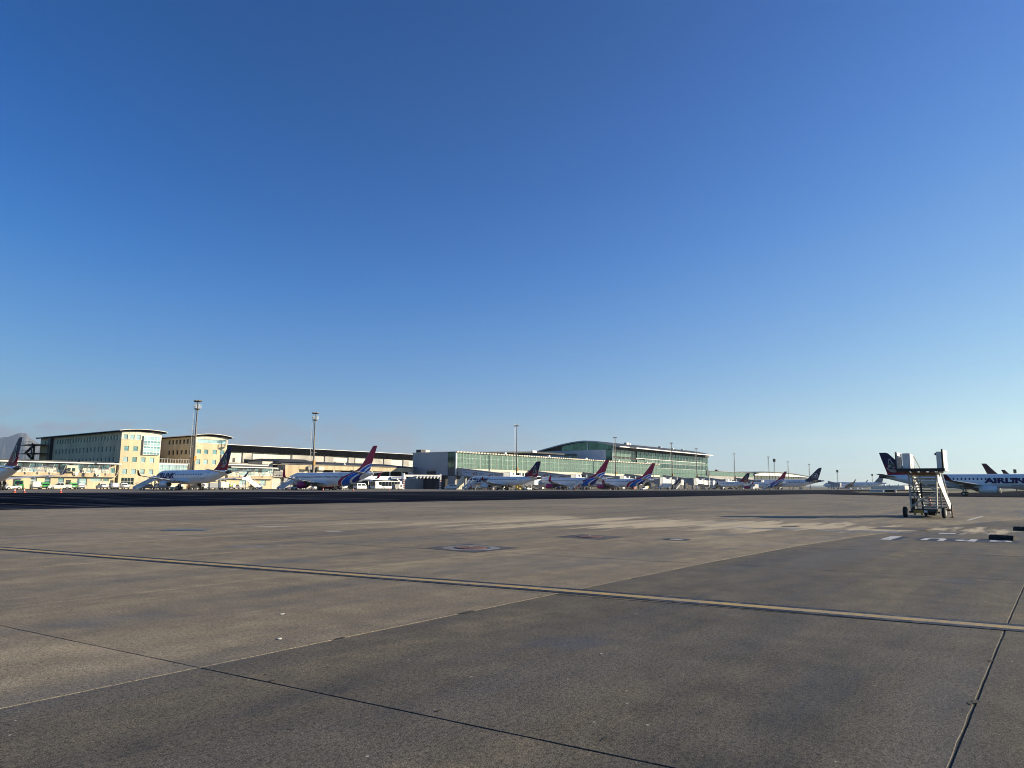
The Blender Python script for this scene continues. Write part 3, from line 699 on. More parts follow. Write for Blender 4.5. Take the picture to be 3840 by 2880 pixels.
box('upper_roof', ROOFD, T2, 134.6, 152, 228, 240, 7.95, 8.75); box('upper_fascia', WFRAME, T2, 134.6, 152.1, 227.8, 228, 8.2, 8.5)
ac = box('air_conditioner', WFRAME, T2, 141.8, 142.9, 224.3, 224.9, 3.5, 4.3)

# --- long hall with the black roof
H = thing('long_hall', 'long pale hall with deep black roof edge behind the office blocks', 'building')
hl = [(162.8, 166.8), (186.3, 196.6), (197.8, 202.6), (203.6, 208.6), (217.0, 220.5), (229.5, 238), (239, 244), (252, 256)]
box('wall', WHITEW, H, 153, 262, 262.6, 300, 0, 14.9)
edges = [153, 157.5, 162.8, 166.8, 172, 177, 182, 186.3, 196.6, 202.6, 208.6, 213, 217, 220.5, 225, 229.5, 238, 244, 249, 256, 262]
for a, b_ in zip(edges, edges[1:]):
    box('wall_panel', WHITEW, H, a + 0.06, b_ - 0.06, 262.4, 262.6, 10.15, 12.05); box('wall_panel', WHITEW, H, a + 0.06, b_ - 0.06, 262.4, 262.6, 12.12, 14.5)
for (a, b_) in hl:
    lv = box('louvre', GREYWALL, H, a, b_, 262.1, 262.4, 11.1 if b_ - a > 4.5 else 10.2, 14.3)
    z = 11.2 if b_ - a > 4.5 else 10.3
    while z < 14.2: box('slat', WHITEW, lv, a + 0.05, b_ - 0.05, 261.85, 262.1, z, z + 0.22); z += 0.44
for u in (158.7, 208.9, 216.2): box('dark_opening', BLACK, H, u, u + 1.0, 262.3, 262.4, 10.3, 11.9)
for u in (167.2, 186.0, 221): box('downpipe', GREYWALL, H, u, u + 0.25, 262.0, 262.38, 10, 14.6)
MB().hexa([(150, 261.0, 14.6), (263, 261.0, 14.6), (263, 262.5, 14.55), (150, 262.5, 14.55), (150, 260.8, 17.0), (263, 260.8, 17.0), (263, 300, 17.02), (150, 300, 17.02)]).build('roof', ROOFB, H)
box('roof_edge', WFRAME, H, 149.8, 263.2, 260.6, 261.0, 17.02, 17.2)
for k in range(14): MB().bar((156 + k * 7.6, 261.4, 15.1), (157.6 + k * 7.6, 261.2, 15.9), 0.12).build('roof_bracket', GREYWALL, H)

# --- terrace building in front of the hall
A = thing('terrace_building', 'beige concrete terrace building with dark open gallery below the long hall', 'building')
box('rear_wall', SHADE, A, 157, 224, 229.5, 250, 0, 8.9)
for k, (a, b_) in enumerate(((163.2, 170), (170.1, 179.5), (179.6, 189), (189.1, 199), (199.1, 209), (209.1, 222.5))):
    box('parapet_panel', BEIGE, A, a, b_, 225, 225.35, 7.2, 8.85 + 0.05 * (k % 2))
box('gallery_floor', GREYWALL, A, 157, 223, 225.2, 229.5, 3.9, 4.3); box('gallery_roof', GREYWALL, A, 157, 223, 225.4, 229.5, 8.0, 8.6)
for u in (170, 179.5, 189, 193.5, 199, 209, 216, 222.4): box('column', WFRAME, A, u - 0.2, u + 0.2, 225.05, 225.45, 0, 7.2)
for (a, b_) in ((163.4, 169.5), (180.5, 184), (172.5, 175.5)): box('gallery_screen', CREAM, A, a, b_, 226.6, 226.8, 4.4, 7.0)
box('end_block', GREYWALL, A, 157.2, 163.2, 225.3, 236, 0, 8.75); box('end_front', BEIGE, A, 157.25, 163.2, 225.05, 225.3, 4.2, 8.7)
MB().hexa([(156, 226, 9.0), (226, 226, 9.0), (226, 250, 9.6), (156, 250, 9.6), (156, 226, 9.35), (226, 226, 9.35), (226, 250, 11.2), (156, 250, 11.2)]).build('roof', ROOFD, A)
MB().hexa([(157.5, 231, 10.0), (180, 231, 10.0), (172, 250, 11.2), (160, 250, 11.2), (163, 234, 11.2), (172, 234, 11.2), (172, 249, 11.6), (163, 249, 11.6)]).build('roof_hip', ROOFD, A)
box('plant_unit', CREAM, A, 171.3, 173.9, 223.9, 225, 7.0, 8.4); box('plant_unit', GREYWALL, A, 166.8, 168.6, 224.2, 225.0, 7.2, 8.4)
m2 = MB(); m2.loft(lathe([(0, 0.5), (0.4, 0.45), (0.7, 0.1)], 12, 'z')); dm = m2.build('radome', WFRAME, A); dm.location = (186.0, 227, 9.5)
P_ = thing('plant_deck', 'cluster of roof plant, pipes and grey boxes left of the terrace building', 'roof plant')
box('lower_wall', CREAM, P_, 152.6, 157, 226.2, 236, 0, 4.2); box('deck', GREYWALL, P_, 152.5, 157.1, 225.2, 236, 4.2, 4.6)
box('tall_block', CREAM, P_, 151.6, 156.0, 231, 240, 4.6, 9.9)
for k in range(5): MB().tube((152.8 + 0.8 * k, 226.0, 4.6), (153.1 + 0.8 * k, 226.4, 7.0 + 0.3 * (k % 3)), 0.12).build('pipe', STEEL, P_)
for k in range(3): box('fan_box', GREYWALL, P_, 152.8 + 1.4 * k, 153.9 + 1.4 * k, 225.6, 226.6, 4.6, 6.0 + 0.4 * k)
for k in range(4): box('slat', GREYWALL, P_, 152.7, 157, 225.1, 225.2, 5.0 + k * 0.35, 5.2 + k * 0.35)

# --- bus gate canopy
K = thing('bus_gate_canopy', 'white arrivals canopy with blue sign above the parked bus', 'canopy')
MB().hexa([(180.5, 209, 3.55), (203, 209, 3.45), (203, 224, 3.6), (180.5, 224, 3.6), (184, 209.3, 5.0), (203, 209.3, 4.95), (203, 224, 5.1), (184, 224, 5.1)]).build('roof', WFRAME, K)
for u in (184, 190, 196, 202): box('post', WFRAME, K, u, u + 0.25, 210, 210.25, 0, 3.5)
sg = box('sign', M('sign_blue', (0.01, 0.06, 0.22), 0.5), K, 194.2, 201.0, 208.75, 208.95, 3.75, 4.85)
bm = text_bm('Domestic Arrivals', 0.8, 0, 0.01)
for v in bm.verts: v.co = Vector((194.4 + v.co.x * 0.93, 208.73, 4.05 + v.co.y))
bm_obj('lettering', bm, WFRAME, sg)
box('glass_front', G_DARK, K, 182, 203, 222, 222.2, 0, 3.5)

# --- pipe gantry with striped posts
G = thing('pipe_gantry', 'overhead pipe gantry on red and white striped posts', 'gantry')
for u, lb in ((197.5, 0), (218.5, 1)):
    m2 = MB(); m2.tube((u, 205, 0), (u, 205, 6.3), 0.42, n=14); p = m2.build('post', WFRAME, G)
    for k in range(5):
        m2 = MB(); m2.tube((u, 205, 0.6 + k * 0.72), (u, 205, 0.93 + k * 0.72), 0.435, n=14); m2.build('red_band', REDP, p)
MB().bar((197.5, 205, 5.3), (218.5, 205, 5.5), 0.55, 0.8).build('beam', GREYCLAD, G)
for k in range(7):
    m2 = MB(); m2.tube((203.5 + k * 2, 204.4, 5.2), (203.5 + k * 2, 203.4, 4.7), 0.3, 0.45, 10); m2.build('floodlight', WFRAME, G)

# --- glazed pier
PR = thing('glass_pier', 'long sage green glass pier with pale roof edge behind the jets', 'building')
PV, PU0, PU1 = 205.0, 228.0, 424.0
box('core', GREYWALL, PR, PU0 + 0.4, 380.5, PV + 0.4, 231, 7.7, 15.7); box('core', GREYWALL, PR, 380.6, PU1, PV + 0.4, 214.4, 7.7, 15.7)
npan = 200; pw = (PU1 - PU0 - 0.6) / npan
pm1 = MB().box(0.04, pw - 0.04, 0, 0.08, 0, 2.05).mesh('pane', G_GRN); pm2 = MB().box(0.04, pw - 0.04, 0, 0.08, 0, 4.25).mesh('pane', G_GRN)
rr = random.Random(11)
for k in range(npan):
    a = PU0 + 0.6 + k * pw
    inst('pane', pm2, PR, (a, PV + 0.02 + rr.uniform(0, 0.02), 9.0))
    if k % 4 == 0: box('mullion', WFRAME, PR, a - 0.05, a + 0.05, PV - 0.12, PV + 0.02, 8.95, 15.6)
ust = MB()
for k in range(npan):
    a = PU0 + 0.6 + k * pw; ust.box(a + 0.04, a + pw - 0.04, PV + 0.02, PV + 0.10, 13.55, 15.55)
tag(ust.build('upper_pane', G_GRN, PR), kind='stuff')
bst = MB()
for k in range(npan):
    a = PU0 + 0.6 + k * pw; h_ = rr.choice((0.0, 0.08, 0.16)); bst.box(a + 0.12, a + pw - 0.12 - h_, PV + 0.01, PV + 0.09, 13.28, 13.52)
tag(bst.build('bright_band', G_GRN2, PR), kind='stuff')
box('transom', G_GRN2, PR, PU0 + 0.4, PU1, PV - 0.06, PV + 0.02, 11.05, 11.13)
nsp = 60; sw = (PU1 - PU0) / nsp
spm = MB().box(0.03, sw - 0.03, 0, 0.2, 0, 1.25).mesh('spandrel_panel', CREAM)
for k in range(nsp): inst('spandrel_panel', spm, PR, (PU0 + k * sw, PV - 0.1, 7.65))
box('corner_post', WFRAME, PR, PU0 - 0.1, PU0 + 0.45, PV - 0.15, PV + 0.3, 6.0, 15.9)
box('roof', WFRAME, PR, PU0 - 0.3, 380.5, PV - 0.5, 231.4, 15.9, 16.06); box('roof', WFRAME, PR, 380.6, PU1, PV - 0.5, 214.4, 15.9, 16.06)
mst = MB()
for k in range(98): mst.box(PU0 + k * 2.0, PU0 + k * 2.0 + 1.25, PV - 0.75, PV - 0.2, 15.62, 16.2)
tag(mst.build('roof_sawtooth', CREAM, PR), kind='stuff')
for k in range(5): box('roof_cowl', WFRAME, PR, 262 + k * 36, 263 + k * 36, PV - 0.3, PV + 0.8, 16.2, 17.0)
# end wall facing left
wall_holes('end_cladding', GREYCLAD, PR, 'u', PU0 - 0.02, 209.6, 231, 5.9, 16.1, [(216.5, 222.3, 6.05, 8.5)], 0.5)
for v in (213.9, 218.2, 222.5, 226.8): box('cladding_joint', GREYWALL, PR, PU0 - 0.035, PU0 - 0.02, v, v + 0.04, 8.6 if 216 < v < 222.6 else 5.95, 16.05)
box('opening_back', SHADE, PR, PU0 + 0.45, PU0 + 0.55, 216.5, 222.3, 6.05, 8.5)
for c in range(2):
    for (z0, z1) in ((9.1, 10.6), (10.7, 12.6), (12.7, 15.4)):
        box('corner_pane', G_DGRN, PR, PU0 - 0.06, PU0 + 0.02, 205.4 + c * 2.05, 207.35 + c * 2.05, z0, z1)
for v in (205.25, 207.35, 209.45): box('corner_mullion', DSTEEL, PR, PU0 - 0.1, PU0 + 0.02, v, v + 0.12, 8.9, 15.6)
box('corner_panel', M('dark_corner_panel', (0.06, 0.07, 0.085), 0.4), PR, PU0 - 0.03, PU0 + 0.35, 205.3, 209.55, 5.6, 8.9); box('corner_cap', DSTEEL, PR, PU0 - 0.08, PU0 + 0.3, 205.2, 209.58, 15.6, 15.88)
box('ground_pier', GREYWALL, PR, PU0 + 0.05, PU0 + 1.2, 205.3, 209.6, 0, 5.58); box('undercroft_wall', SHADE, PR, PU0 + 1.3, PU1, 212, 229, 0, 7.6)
box('service_door', GREYWALL, PR, 214, 228, 224, 229, 0, 4.5); box('dark_gate', BLACK, PR, 206, 213.9, 223.8, 224.2, 0, 5.0)
m2 = MB(); m2.prism([(222.0, 0), (227.4, 0), (227.4, 5.5), (226.2, 5.5)], lambda p, q, t: (p, t, q), 199.6, 200.1); m2.build('fin_wall', CREAM, PR)
box('roof_plant', ROOFD, PR, PU0 + 0.5, PU0 + 3.5, 226.5, 229.5, 16.1, 17.4); box('roof_plant', CREAM, PR, PU0 + 3.5, PU0 + 6.0, 226.5, 229.5, 16.1, 17.4)

# --- main terminal hall
TH_ = thing('terminal_hall', 'large glass terminal hall with shallow arched roof rising above the pier', 'building')
HV, HU0, HU1 = 215.0, 381.0, 529.5
ap = [(209.0, 25.6), (214, 27.0), (220, 28.3), (227, 29.4), (234.7, 29.85), (243, 29.3), (252, 27.9), (261, 26.1), (270, 24.3)]
prof = ap + [(y, z - 0.55) for y, z in reversed(ap)]
MB().prism(prof, lambda p, q, t: (t, p, q), HU0 - 1.5, HU1 - 5.5).build('roof', ROOFD, TH_)
prof = [(y, z - 0.1) for y, z in ap] + [(y, z - 0.75) for y, z in reversed(ap)]
MB().prism(prof, lambda p, q, t: (t, p, q), HU0 - 1.9, HU0 - 1.5).build('gable_edge', GREYCLAD, TH_)
box('eave_fascia', WFRAME, TH_, 400, HU1 - 5.2, 208.6, 209.0, 25.1, 25.75); box('eave_return', WFRAME, TH_, HU0 - 2, 391, 208.7, 209.0, 25.1, 25.7)
# gable glass
m2 = MB(); gz = [(y, z - 0.6) for y, z in ap[1:7]]
for (y0, z0), (y1, z1) in zip(gz, gz[1:]):
    for s in range(3):
        ya, yb = y0 + (y1 - y0) * s / 3, y0 + (y1 - y0) * (s + 1) / 3; za, zb = z0 + (z1 - z0) * s / 3, z0 + (z1 - z0) * (s + 1) / 3
        MB().hexa([(HU0 + 0.3, ya + .06, 24.0), (HU0 + 0.36, ya + .06, 24.0), (HU0 + 0.36, yb - .06, 24.0), (HU0 + 0.3, yb - .06, 24.0), (HU0 + 0.3, ya + .06, za), (HU0 + 0.36, ya + .06, za), (HU0 + 0.36, yb - .06, zb), (HU0 + 0.3, yb - .06, zb)]).build('gable_pane', G_DGRN, TH_)
box('gable_post', WFRAME, TH_, HU0 + 0.1, HU0 + 0.3, 232.6, 233.1, 24, 29.2)
box('body', SHADE, TH_, HU0 + 0.5, HU1, HV + 0.6, 268, 0, 24.0)
MB().prism([(y, z - 0.62) for y, z in ap[1:8]] + [(261, 24), (214, 24)], lambda p, q, t: (t, p, q), HU0 + 0.5, HU1 - 1).build('attic', SHADE, TH_)
ew = wall_holes('end_wall', M('pale_end_cladding', (0.50, 0.50, 0.51), 0.6, var=0.05, scale=0.1), TH_, 'u', HU0, 219.6, 277, 0, 23.9, [(246.5, 250.5, 19.2, 21.8), (240.5, 244.5, 19.2, 21.8)], 0.3)
for a in (246.5, 240.5): window(TH_, 'u', HU0, a, a + 4.0, 19.2, 21.8, mat=G_DARK, cols=2, sill=False, fmat=GREYWALL)
MB().bar((HU0 - 0.15, 222.4, 20.0), (HU0 - 0.15, 222.4, 23.0), 0.25, 0.25).build('ladder', GREYWALL, TH_)
for c in range(3):
    for (z0, z1) in ((16.4, 19.8), (19.9, 23.7)): box('corner_pane', G_DGRN, TH_, HU0 - 0.03, HU0 + 0.03, 215.2 + c * 1.45, 216.55 + c * 1.45, z0, z1)
nb = 56; bw = (HU1 - HU0) / nb; rr = random.Random(4)
for k in range(nb):
    a = HU0 + k * bw; rec = 403 < a < 411
    rows = ((8.0, 10.9, G_GRN), (11.0, 14.0, G_GRN), (14.2, 17.2, G_DGRN), (17.5, 19.4, G_GRN), (19.8, 21.9, G_DGRN), (22.0, 24.7, G_DGRN)) if a > 423 else ((16.3, 18.6, G_GRN), (19.8, 21.9, G_DGRN), (22.0, 24.7, G_DGRN))
    for (z0, z1, mt) in rows:
        if a < 403 and z0 > 19: mt = G_GRN
        if rec: mt = G_DARK
        def mk(z0=z0, z1=z1, mt=mt): return MB().box(0.08, bw - 0.08, 0, 0.08, 0.04, z1 - z0 - 0.04).mesh('facade_pane', mt)
        inst('facade_pane', shared(('fp', z0, mt.name), mk), TH_, (a, HV + (0.5 if rec else 0.1) - (0.03 if z0 < 14 else 0), z0))
    if k % 2 == 0 and not rec: box('facade_fin', WFRAME if k % 10 == 0 else GREYCLAD, TH_, a - 0.08, a + 0.08, HV - 0.1, HV + 0.1, 16.3 if a < 423 else 14.2, 24.7)
box('spandrel', WFRAME, TH_, 411, HU1 - 6, HV - 0.15, HV + 0.05, 19.42, 19.75); box('spandrel', WFRAME, TH_, 424.2, HU1 - 6, HV - 0.15, HV + 0.05, 14.02, 14.18)
box('spandrel', GREYCLAD, TH_, 424.2, HU1 - 6, HV - 0.12, HV + 0.05, 17.22, 17.48)
for u, w_, z in ((412, 3, 29.3), (416, 2, 29.0), (462, 1, 29.2), (482, 2, 28.8), (500, 1, 28.8)): box('roof_vent', STEEL, TH_, u, u + w_, 222, 224, 28.0, z + 0.6)
# lower roof and wing left of the hall
W2 = thing('terminal_back_wing', 'low flat roofed wing behind the pier, left of the arched hall', 'building')
box('wall', SHADE, W2, 283, 380.6, 240, 275, 0, 18.0)
MB().hexa([(279, 233.5, 18.1), (326, 233.5, 19.9), (380.6, 240, 20.6), (279, 270, 18.1), (279, 233.3, 18.7), (326, 233.3, 20.8), (380.6, 240, 21.3), (279, 270, 18.7)]).build('roof', ROOFD, W2)
box('roof_end', WFRAME, W2, 323, 327, 233.0, 234, 20.1, 21.2)
# far pier and far building
FP = thing('far_pier', 'second pale green glass pier right of the arched hall', 'building')
box('core', GREYWALL, FP, 531, 634, 215.3, 235, 7.5, 13.8); box('end_block', M('dark_green_end', (0.02, 0.035, 0.035), 0.4), FP, 525, 531.5, 214.6, 235, 10.3, 14.1)
for k in range(40):
    a = 531.6 + k * 2.5
    def mk(): return MB().box(0.08, 2.42, 0, 0.08, 0, 3.2).mesh('pane', G_GRN)
    inst('pane', shared('fp2', mk), FP, (a, 215.1, 10.4))
box('roof', GREYWALL, FP, 531, 634, 214.8, 235, 13.85, 14.1); box('base', SHADE, FP, 525, 634, 216.5, 235, 0, 7.5); box('roof_unit', DSTEEL, FP, 560, 563, 220, 222, 14.1, 15.6)
FB = thing('far_terminal', 'distant low building with white curved roof edge behind the dark tailed jet', 'building')
MB().prism([(632, 13.0), (660, 15.2), (700, 15.4), (750, 14.9), (801, 13.2), (801, 12.6), (750, 12.4), (632, 12.0)], lambda p, q, t: (p, t, q), 214, 240).build('roof', WFRAME, FB)
MB().prism([(632, 14.2), (660, 15.9), (700, 16.1), (750, 15.5), (801, 13.6), (801, 13.22), (750, 14.92), (700, 15.42), (660, 15.22), (632, 13.6)], lambda p, q, t: (p, t, q), 213, 240).build('roof_cap', ROOFD, FB)
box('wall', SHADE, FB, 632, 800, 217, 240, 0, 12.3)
for k in range(20):
    m2 = MB(); m2.prism([(math.cos(q * math.pi / 8) * 3.6, math.sin(q * math.pi / 8) * 1.6) for q in range(9)], lambda p, q, t: (p, t, q), 0, 0.3); ar = inst('arch_screen', shared('arch', lambda m2=m2: m2.mesh('arch_screen', M('dark_green_arch', (0.03, 0.045, 0.035), 0.7))), FB, (637 + k * 8.3, 214.6, 10.6)); box('arch_base', MATS['dark_green_arch'], FB, 633.4 + k * 8.3, 640.6 + k * 8.3, 214.6, 214.9, 6, 10.6)
DB = thing('distant_shed', 'small white airport building far away beneath the right jet tail', 'building')
wall_holes('wall', WHITEW, DB, 'u', 1000, 154, 192, 0, 4.6, [(172 - k * 2.6, 174 - k * 2.6, 1.4, 3.6) for k in range(5)] + [(190 - k * 4.4, 191.6 - k * 4.4, 1.4, 3.2) for k in range(4)], 0.4)
box('body', WHITEW, DB, 1000.8, 1030, 154, 192, 0, 4.5); box('dark_glazing', G_DARK, DB, 1000.66, 1000.76, 155, 191, 1, 4)
box('roof', WFRAME, DB, 999.5, 1031, 153.6, 192.4, 4.62, 4.9)
for v in (160, 170, 176, 186): box('roof_unit', WFRAME, DB, 1003, 1007, v, v + 2, 4.9, 6.4)

# ------------------------------------------------------------------ aircraft
def swoosh_material(name, base):
    """white aft body with crimson, blue and navy sweeps climbing from belly to fin (aircraft axes: x forward, z up)"""
    m, t, b = newmat(name)
    tc = N(t, 'ShaderNodeTexCoord').outputs['Object']; sx = N(t, 'ShaderNodeSeparateXYZ'); t.links.new(tc, sx.inputs[0])
    zn = math_(t, 'MULTIPLY', sx.outputs[2], 0.1); xn = math_(t, 'MULTIPLY', math_(t, 'ADD', sx.outputs[0], 3.0), 0.05)
    data = [((1.2, 15.2), (1.45, 15.0), (3.29, 13.4), (4.44, 11.0), (5.28, 8.7), (6.13, 6.7), (7.05, 4.9), (8.4, -1)),
            ((1.46, 13.8), (2.9, 12.4), (4.05, 10.4), (5.19, 7.9), (7.14, 4.1), (8.2, -0.6), (8.6, -2.6)),
            ((1.46, 13.4), (3.19, 11.6), (4.34, 9.6), (5.28, 7.0), (6.95, 3.9), (7.92, -0.5), (8.3, -2.6)),
            ((1.47, 10.3), (2.91, 9.5), (4.05, 7.8), (5.17, 5.6), (6.57, 3.4), (7.46, -0.5), (7.8, -2.6)),
            ((1.57, 9.6), (2.72, 8.9), (3.85, 7.2), (5.17, 4.7), (6.37, 2.8), (7.18, -0.5), (7.5, -2.6)),
            ((1.4, 7.6), (2.15, 7.1), (2.91, 6.7), (4.04, 5.5), (5.26, 3.9), (6.18, 1.9), (6.71, -0.3), (7.0, -2.6))]
    cols = [(0.34, 0.010, 0.065), (0.78, 0.78, 0.78), (0.008, 0.12, 0.52), (0.78, 0.78, 0.78), (0.010, 0.028, 0.24), (0.78, 0.78, 0.78)]
    col = None
    for d, c in zip(data, cols):
        fc = N(t, 'ShaderNodeFloatCurve'); cv = fc.mapping.curves[0]
        pts = [(0, (d[0][1] + 3.4) * 0.05)] + [(z * 0.1, (x + 3) * 0.05) for z, x in d] + [(1.0, 0.0)]
        while len(cv.points) < len(pts): cv.points.new(0.5, 0.5)
        for p, (a, q) in zip(cv.points, pts): p.location = (a, max(0, min(1, q)))
        fc.mapping.update(); t.links.new(zn, fc.inputs['Value'])
        mk = math_(t, 'LESS_THAN', xn, fc.outputs[0])
        col = mixrgb(t, mk, base if col is None else col, c)
    t.links.new(col, b.inputs['Base Color']); b.inputs['Roughness'].default_value = 0.4; b.inputs['Specular IOR Level'].default_value = 0.2
    return m
def fin_gradient():
    m, t, b = newmat('navy_to_crimson_fin')
    tc = N(t, 'ShaderNodeTexCoord').outputs['Object']; sx = N(t, 'ShaderNodeSeparateXYZ'); t.links.new(tc, sx.inputs[0])
    r = ramp(t, math_(t, 'MULTIPLY', sx.outputs[2], 0.1), [(0.5, C_CRIM), (0.62, C_CRIM), (0.78, C_NAVY), (1.0, C_NAVY)])
    t.links.new(r.outputs[0], b.inputs['Base Color']); b.inputs['Roughness'].default_value = 0.45; b.inputs['Specular IOR Level'].default_value = 0.12
    return m
SW_F = swoosh_material('swoosh_fuselage', (0.80, 0.80, 0.80)); SW_T = swoosh_material('swoosh_fin', (0.34, 0.008, 0.065))
FIN_N = fin_gradient(); PLUM = M('haze_dulled_plum_fin', (0.085, 0.022, 0.040), 0.5, var=0.1, spec=0.15)  # hidden jets' fin colour is dulled to imitate haze and backlight
WINGL = M('winglet_navy_crimson', (0.11, 0.008, 0.03), 0.3, var=0.4, scale=0.4)
NAVYP = M('dark_navy_paint', (0.012, 0.022, 0.062), 0.45, var=0.1, spec=0.2); NAVY2 = M('dull_blue_grey_paint', (0.10, 0.12, 0.16), 0.3, var=0.1)

SPEC = {
 'E': dict(L=36.24, tail=-0.3, rw=1.505, rh=1.675, zc=3.43, noseL=4.6, aftL=11.5, tz=4.55, tr=0.28, ttop=4.85,
           fin=[(4.7, 1.75, 8.9, 0.55), (5.1, 1.62, 7.6, 0.50), (5.8, 1.45, 6.4, 0.42), (8.0, 0.75, 4.35, 0.30), (10.1, 0.14, 2.35, 0.18), (10.45, 0.04, 1.95, 0.12), (10.57, 0.0, 1.45, 0.06)],
           stab=dict(x=4.4, z=4.35, c0=3.1, c1=1.35, span=6.04, sweep=3.0, rise=0.75, t=0.28),
           wing=dict(x=12.6, z=2.15, c=(6.4, 3.95, 1.5), y=(1.0, 4.9, 13.5), sweep=0.50, rise=0.105, t=(0.75, 0.48, 0.16)), wl=(1.35, 1.15),
           eng=dict(y=4.05, z=1.45, r=0.88, L=3.7, x=11.2), gear=(4.2, 18.0, 2.97, 0.52), win=(3.95, 0.17, 0.24, 7.2, 26.0, 0.80)),
 'B': dict(L=39.47, tail=1.3, rw=1.88, rh=2.0, zc=3.22, noseL=5.4, aftL=12.5, tz=4.75, tr=0.24, ttop=5.0,
           fin=[(4.9, 2.95, 12.2, 0.6), (5.35, 2.75, 10.6, 0.5), (5.9, 2.6, 8.3, 0.46), (6.6, 2.35, 7.0, 0.42), (8.5, 1.62, 5.2, 0.36), (10.8, 0.72, 3.2, 0.26), (12.3, 0.10, 1.95, 0.16), (12.55, 0.0, 1.6, 0.08)],
           stab=dict(x=7.2, z=4.75, c0=3.9, c1=1.3, span=7.15, sweep=4.3, rise=0.85, t=0.34),
           wing=dict(x=13.4, z=1.95, c=(7.9, 4.9, 1.6), y=(1.2, 5.8, 16.7), sweep=0.51, rise=0.105, t=(0.95, 0.6, 0.18)), wl=(2.3, 1.7),
           eng=dict(y=4.83, z=1.52, r=1.04, L=4.1, x=12.3), gear=(4.0, 19.4, 2.86, 0.56), win=(3.85, 0.15, 0.22, 6.6, 31.0, 0.52)),
 'D': dict(L=62.8, tail=-1.2, rw=2.88, rh=2.97, zc=5.0, noseL=8.0, aftL=21.0, tz=6.9, tr=0.4, ttop=7.4,
           fin=[(7.0, 3.4, 16.0, 0.8), (8.0, 3.1, 12.3, 0.75), (9.2, 2.7, 10.3, 0.65), (12.5, 1.4, 7.0, 0.45), (15.8, 0.35, 3.6, 0.28), (16.8, 0.06, 2.2, 0.15), (17.02, 0.0, 1.5, 0.08)],
           stab=dict(x=8.6, z=6.5, c0=5.4, c1=1.9, span=9.9, sweep=6.2, rise=1.0, t=0.5),
           wing=dict(x=21.0, z=3.4, c=(12.0, 7.0, 1.6), y=(2.0, 9.7, 29.0), sweep=0.62, rise=0.15, t=(1.5, 0.9, 0.22)), wl=(0.9, 2.4),
           eng=dict(y=9.7, z=2.3, r=1.7, L=6.2, x=19.0), gear=(6.0, 29.0, 4.9, 0.7), win=(5.6, 0.24, 0.4, 9, 50, 1.3)),
 'A': dict(L=66.8, tail=-1.2, rw=2.98, rh=3.05, zc=5.1, noseL=8.0, aftL=22.0, tz=6.8, tr=0.4, ttop=7.6,
           fin=[(7.0, 3.0, 14.0, 0.8), (8.2, 2.8, 11.0, 0.75), (12.5, 1.5, 7.2, 0.45), (16.0, 0.4, 4.0, 0.28), (17.05, 0.0, 3.0, 0.1)],
           stab=dict(x=8.6, z=6.4, c0=5.6, c1=1.9, span=9.4, sweep=6.2, rise=0.9, t=0.5),
           wing=dict(x=22.0, z=3.6, c=(12.5, 7.4, 2.0), y=(2.0, 10.5, 30.0), sweep=0.60, rise=0.16, t=(1.5, 0.9, 0.25)), wl=(3.0, 3.0),
           eng=dict(y=10.5, z=2.3, r=1.75, L=6.4, x=20.0), gear=(6.0, 31.0, 5.3, 0.7), win=(5.9, 0.24, 0.4, 9, 52, 1.3)),
}
class Hull:
    def __init__(s, sp):
        s.sp = sp; s.nx = sp['tail'] + sp['L']; s.end = sp['tail']
    def at(s, x):
        """(centre z, half width, half height)"""
        sp = s.sp; d = s.nx - x; rw, rh, zc = sp['rw'], sp['rh'], sp['zc']
        if d < sp['noseL']:
            q = max(0.0, d / sp['noseL']); k = math.sqrt(max(0, 1 - (1 - q) ** 2.0)) ** 1.08; kt = q ** 0.72 if q < 1 else 1
            top = (zc - 0.32 * rh) + (1.32 * rh) * (0.55 * k + 0.45 * kt); bot = (zc - 0.32 * rh) - 0.68 * rh * k
            return (top + bot) / 2, max(0.01, rw * (0.75 * k + 0.25 * kt)), max(0.01, (top - bot) / 2)
        a = x - s.end
        if a < sp['aftL']:
            q = 1 - a / sp['aftL']; e = q * q * (3 - 2 * q); top = zc + rh + (sp['ttop'] - zc - rh) * q * q; bot = (zc - rh) + (sp['tz'] - sp['tr'] - zc + rh) * (0.45 * q ** 1.25 + 0.55 * e)
            return (top + bot) / 2, rw + (sp['tr'] - rw) * q ** 1.75, max(sp['tr'], (top - bot) / 2)
        return zc, rw, rh
    def pt(s, x, z, off=0.0, side=1):
        zc, w_, h_ = s.at(x); q = max(-0.999, min(0.999, (z - zc) / h_)); return (x, side * (w_ * math.sqrt(1 - q * q) + off), z)
    def nrm(s, x, z, side):
        zc, w_, h_ = s.at(x); q = max(-0.99, min(0.99, (z - zc) / h_)); c = math.sqrt(1 - q * q)
        return math.atan2(q / h_, c / w_)
def wrap_text(hull, txt, x0, z0, height, length, side, mat, parent, name, shear=0.0, bold=0.02):
    bm = text_bm(txt, 1.0, shear, bold)
    xs = [v.co.x for v in bm.verts]; ys = [v.co.y for v in bm.verts]; a, b_ = min(xs), max(xs); c, d = min(ys), max(ys)
    for k in range(1, 10):
        y = c + (d - c) * k / 10; bmesh.ops.bisect_plane(bm, geom=bm.verts[:] + bm.edges[:] + bm.faces[:], plane_co=(0, y, 0), plane_no=(0, 1, 0))
    dirn = -1 if side > 0 else 1
    for v in bm.verts:
        x = x0 + dirn * (v.co.x - a) / (b_ - a) * length; z = z0 + (v.co.y - c) / (d - c) * height
        v.co = Vector(hull.pt(x, z, 0.015, side))
    return bm_obj(name, bm, mat, parent)
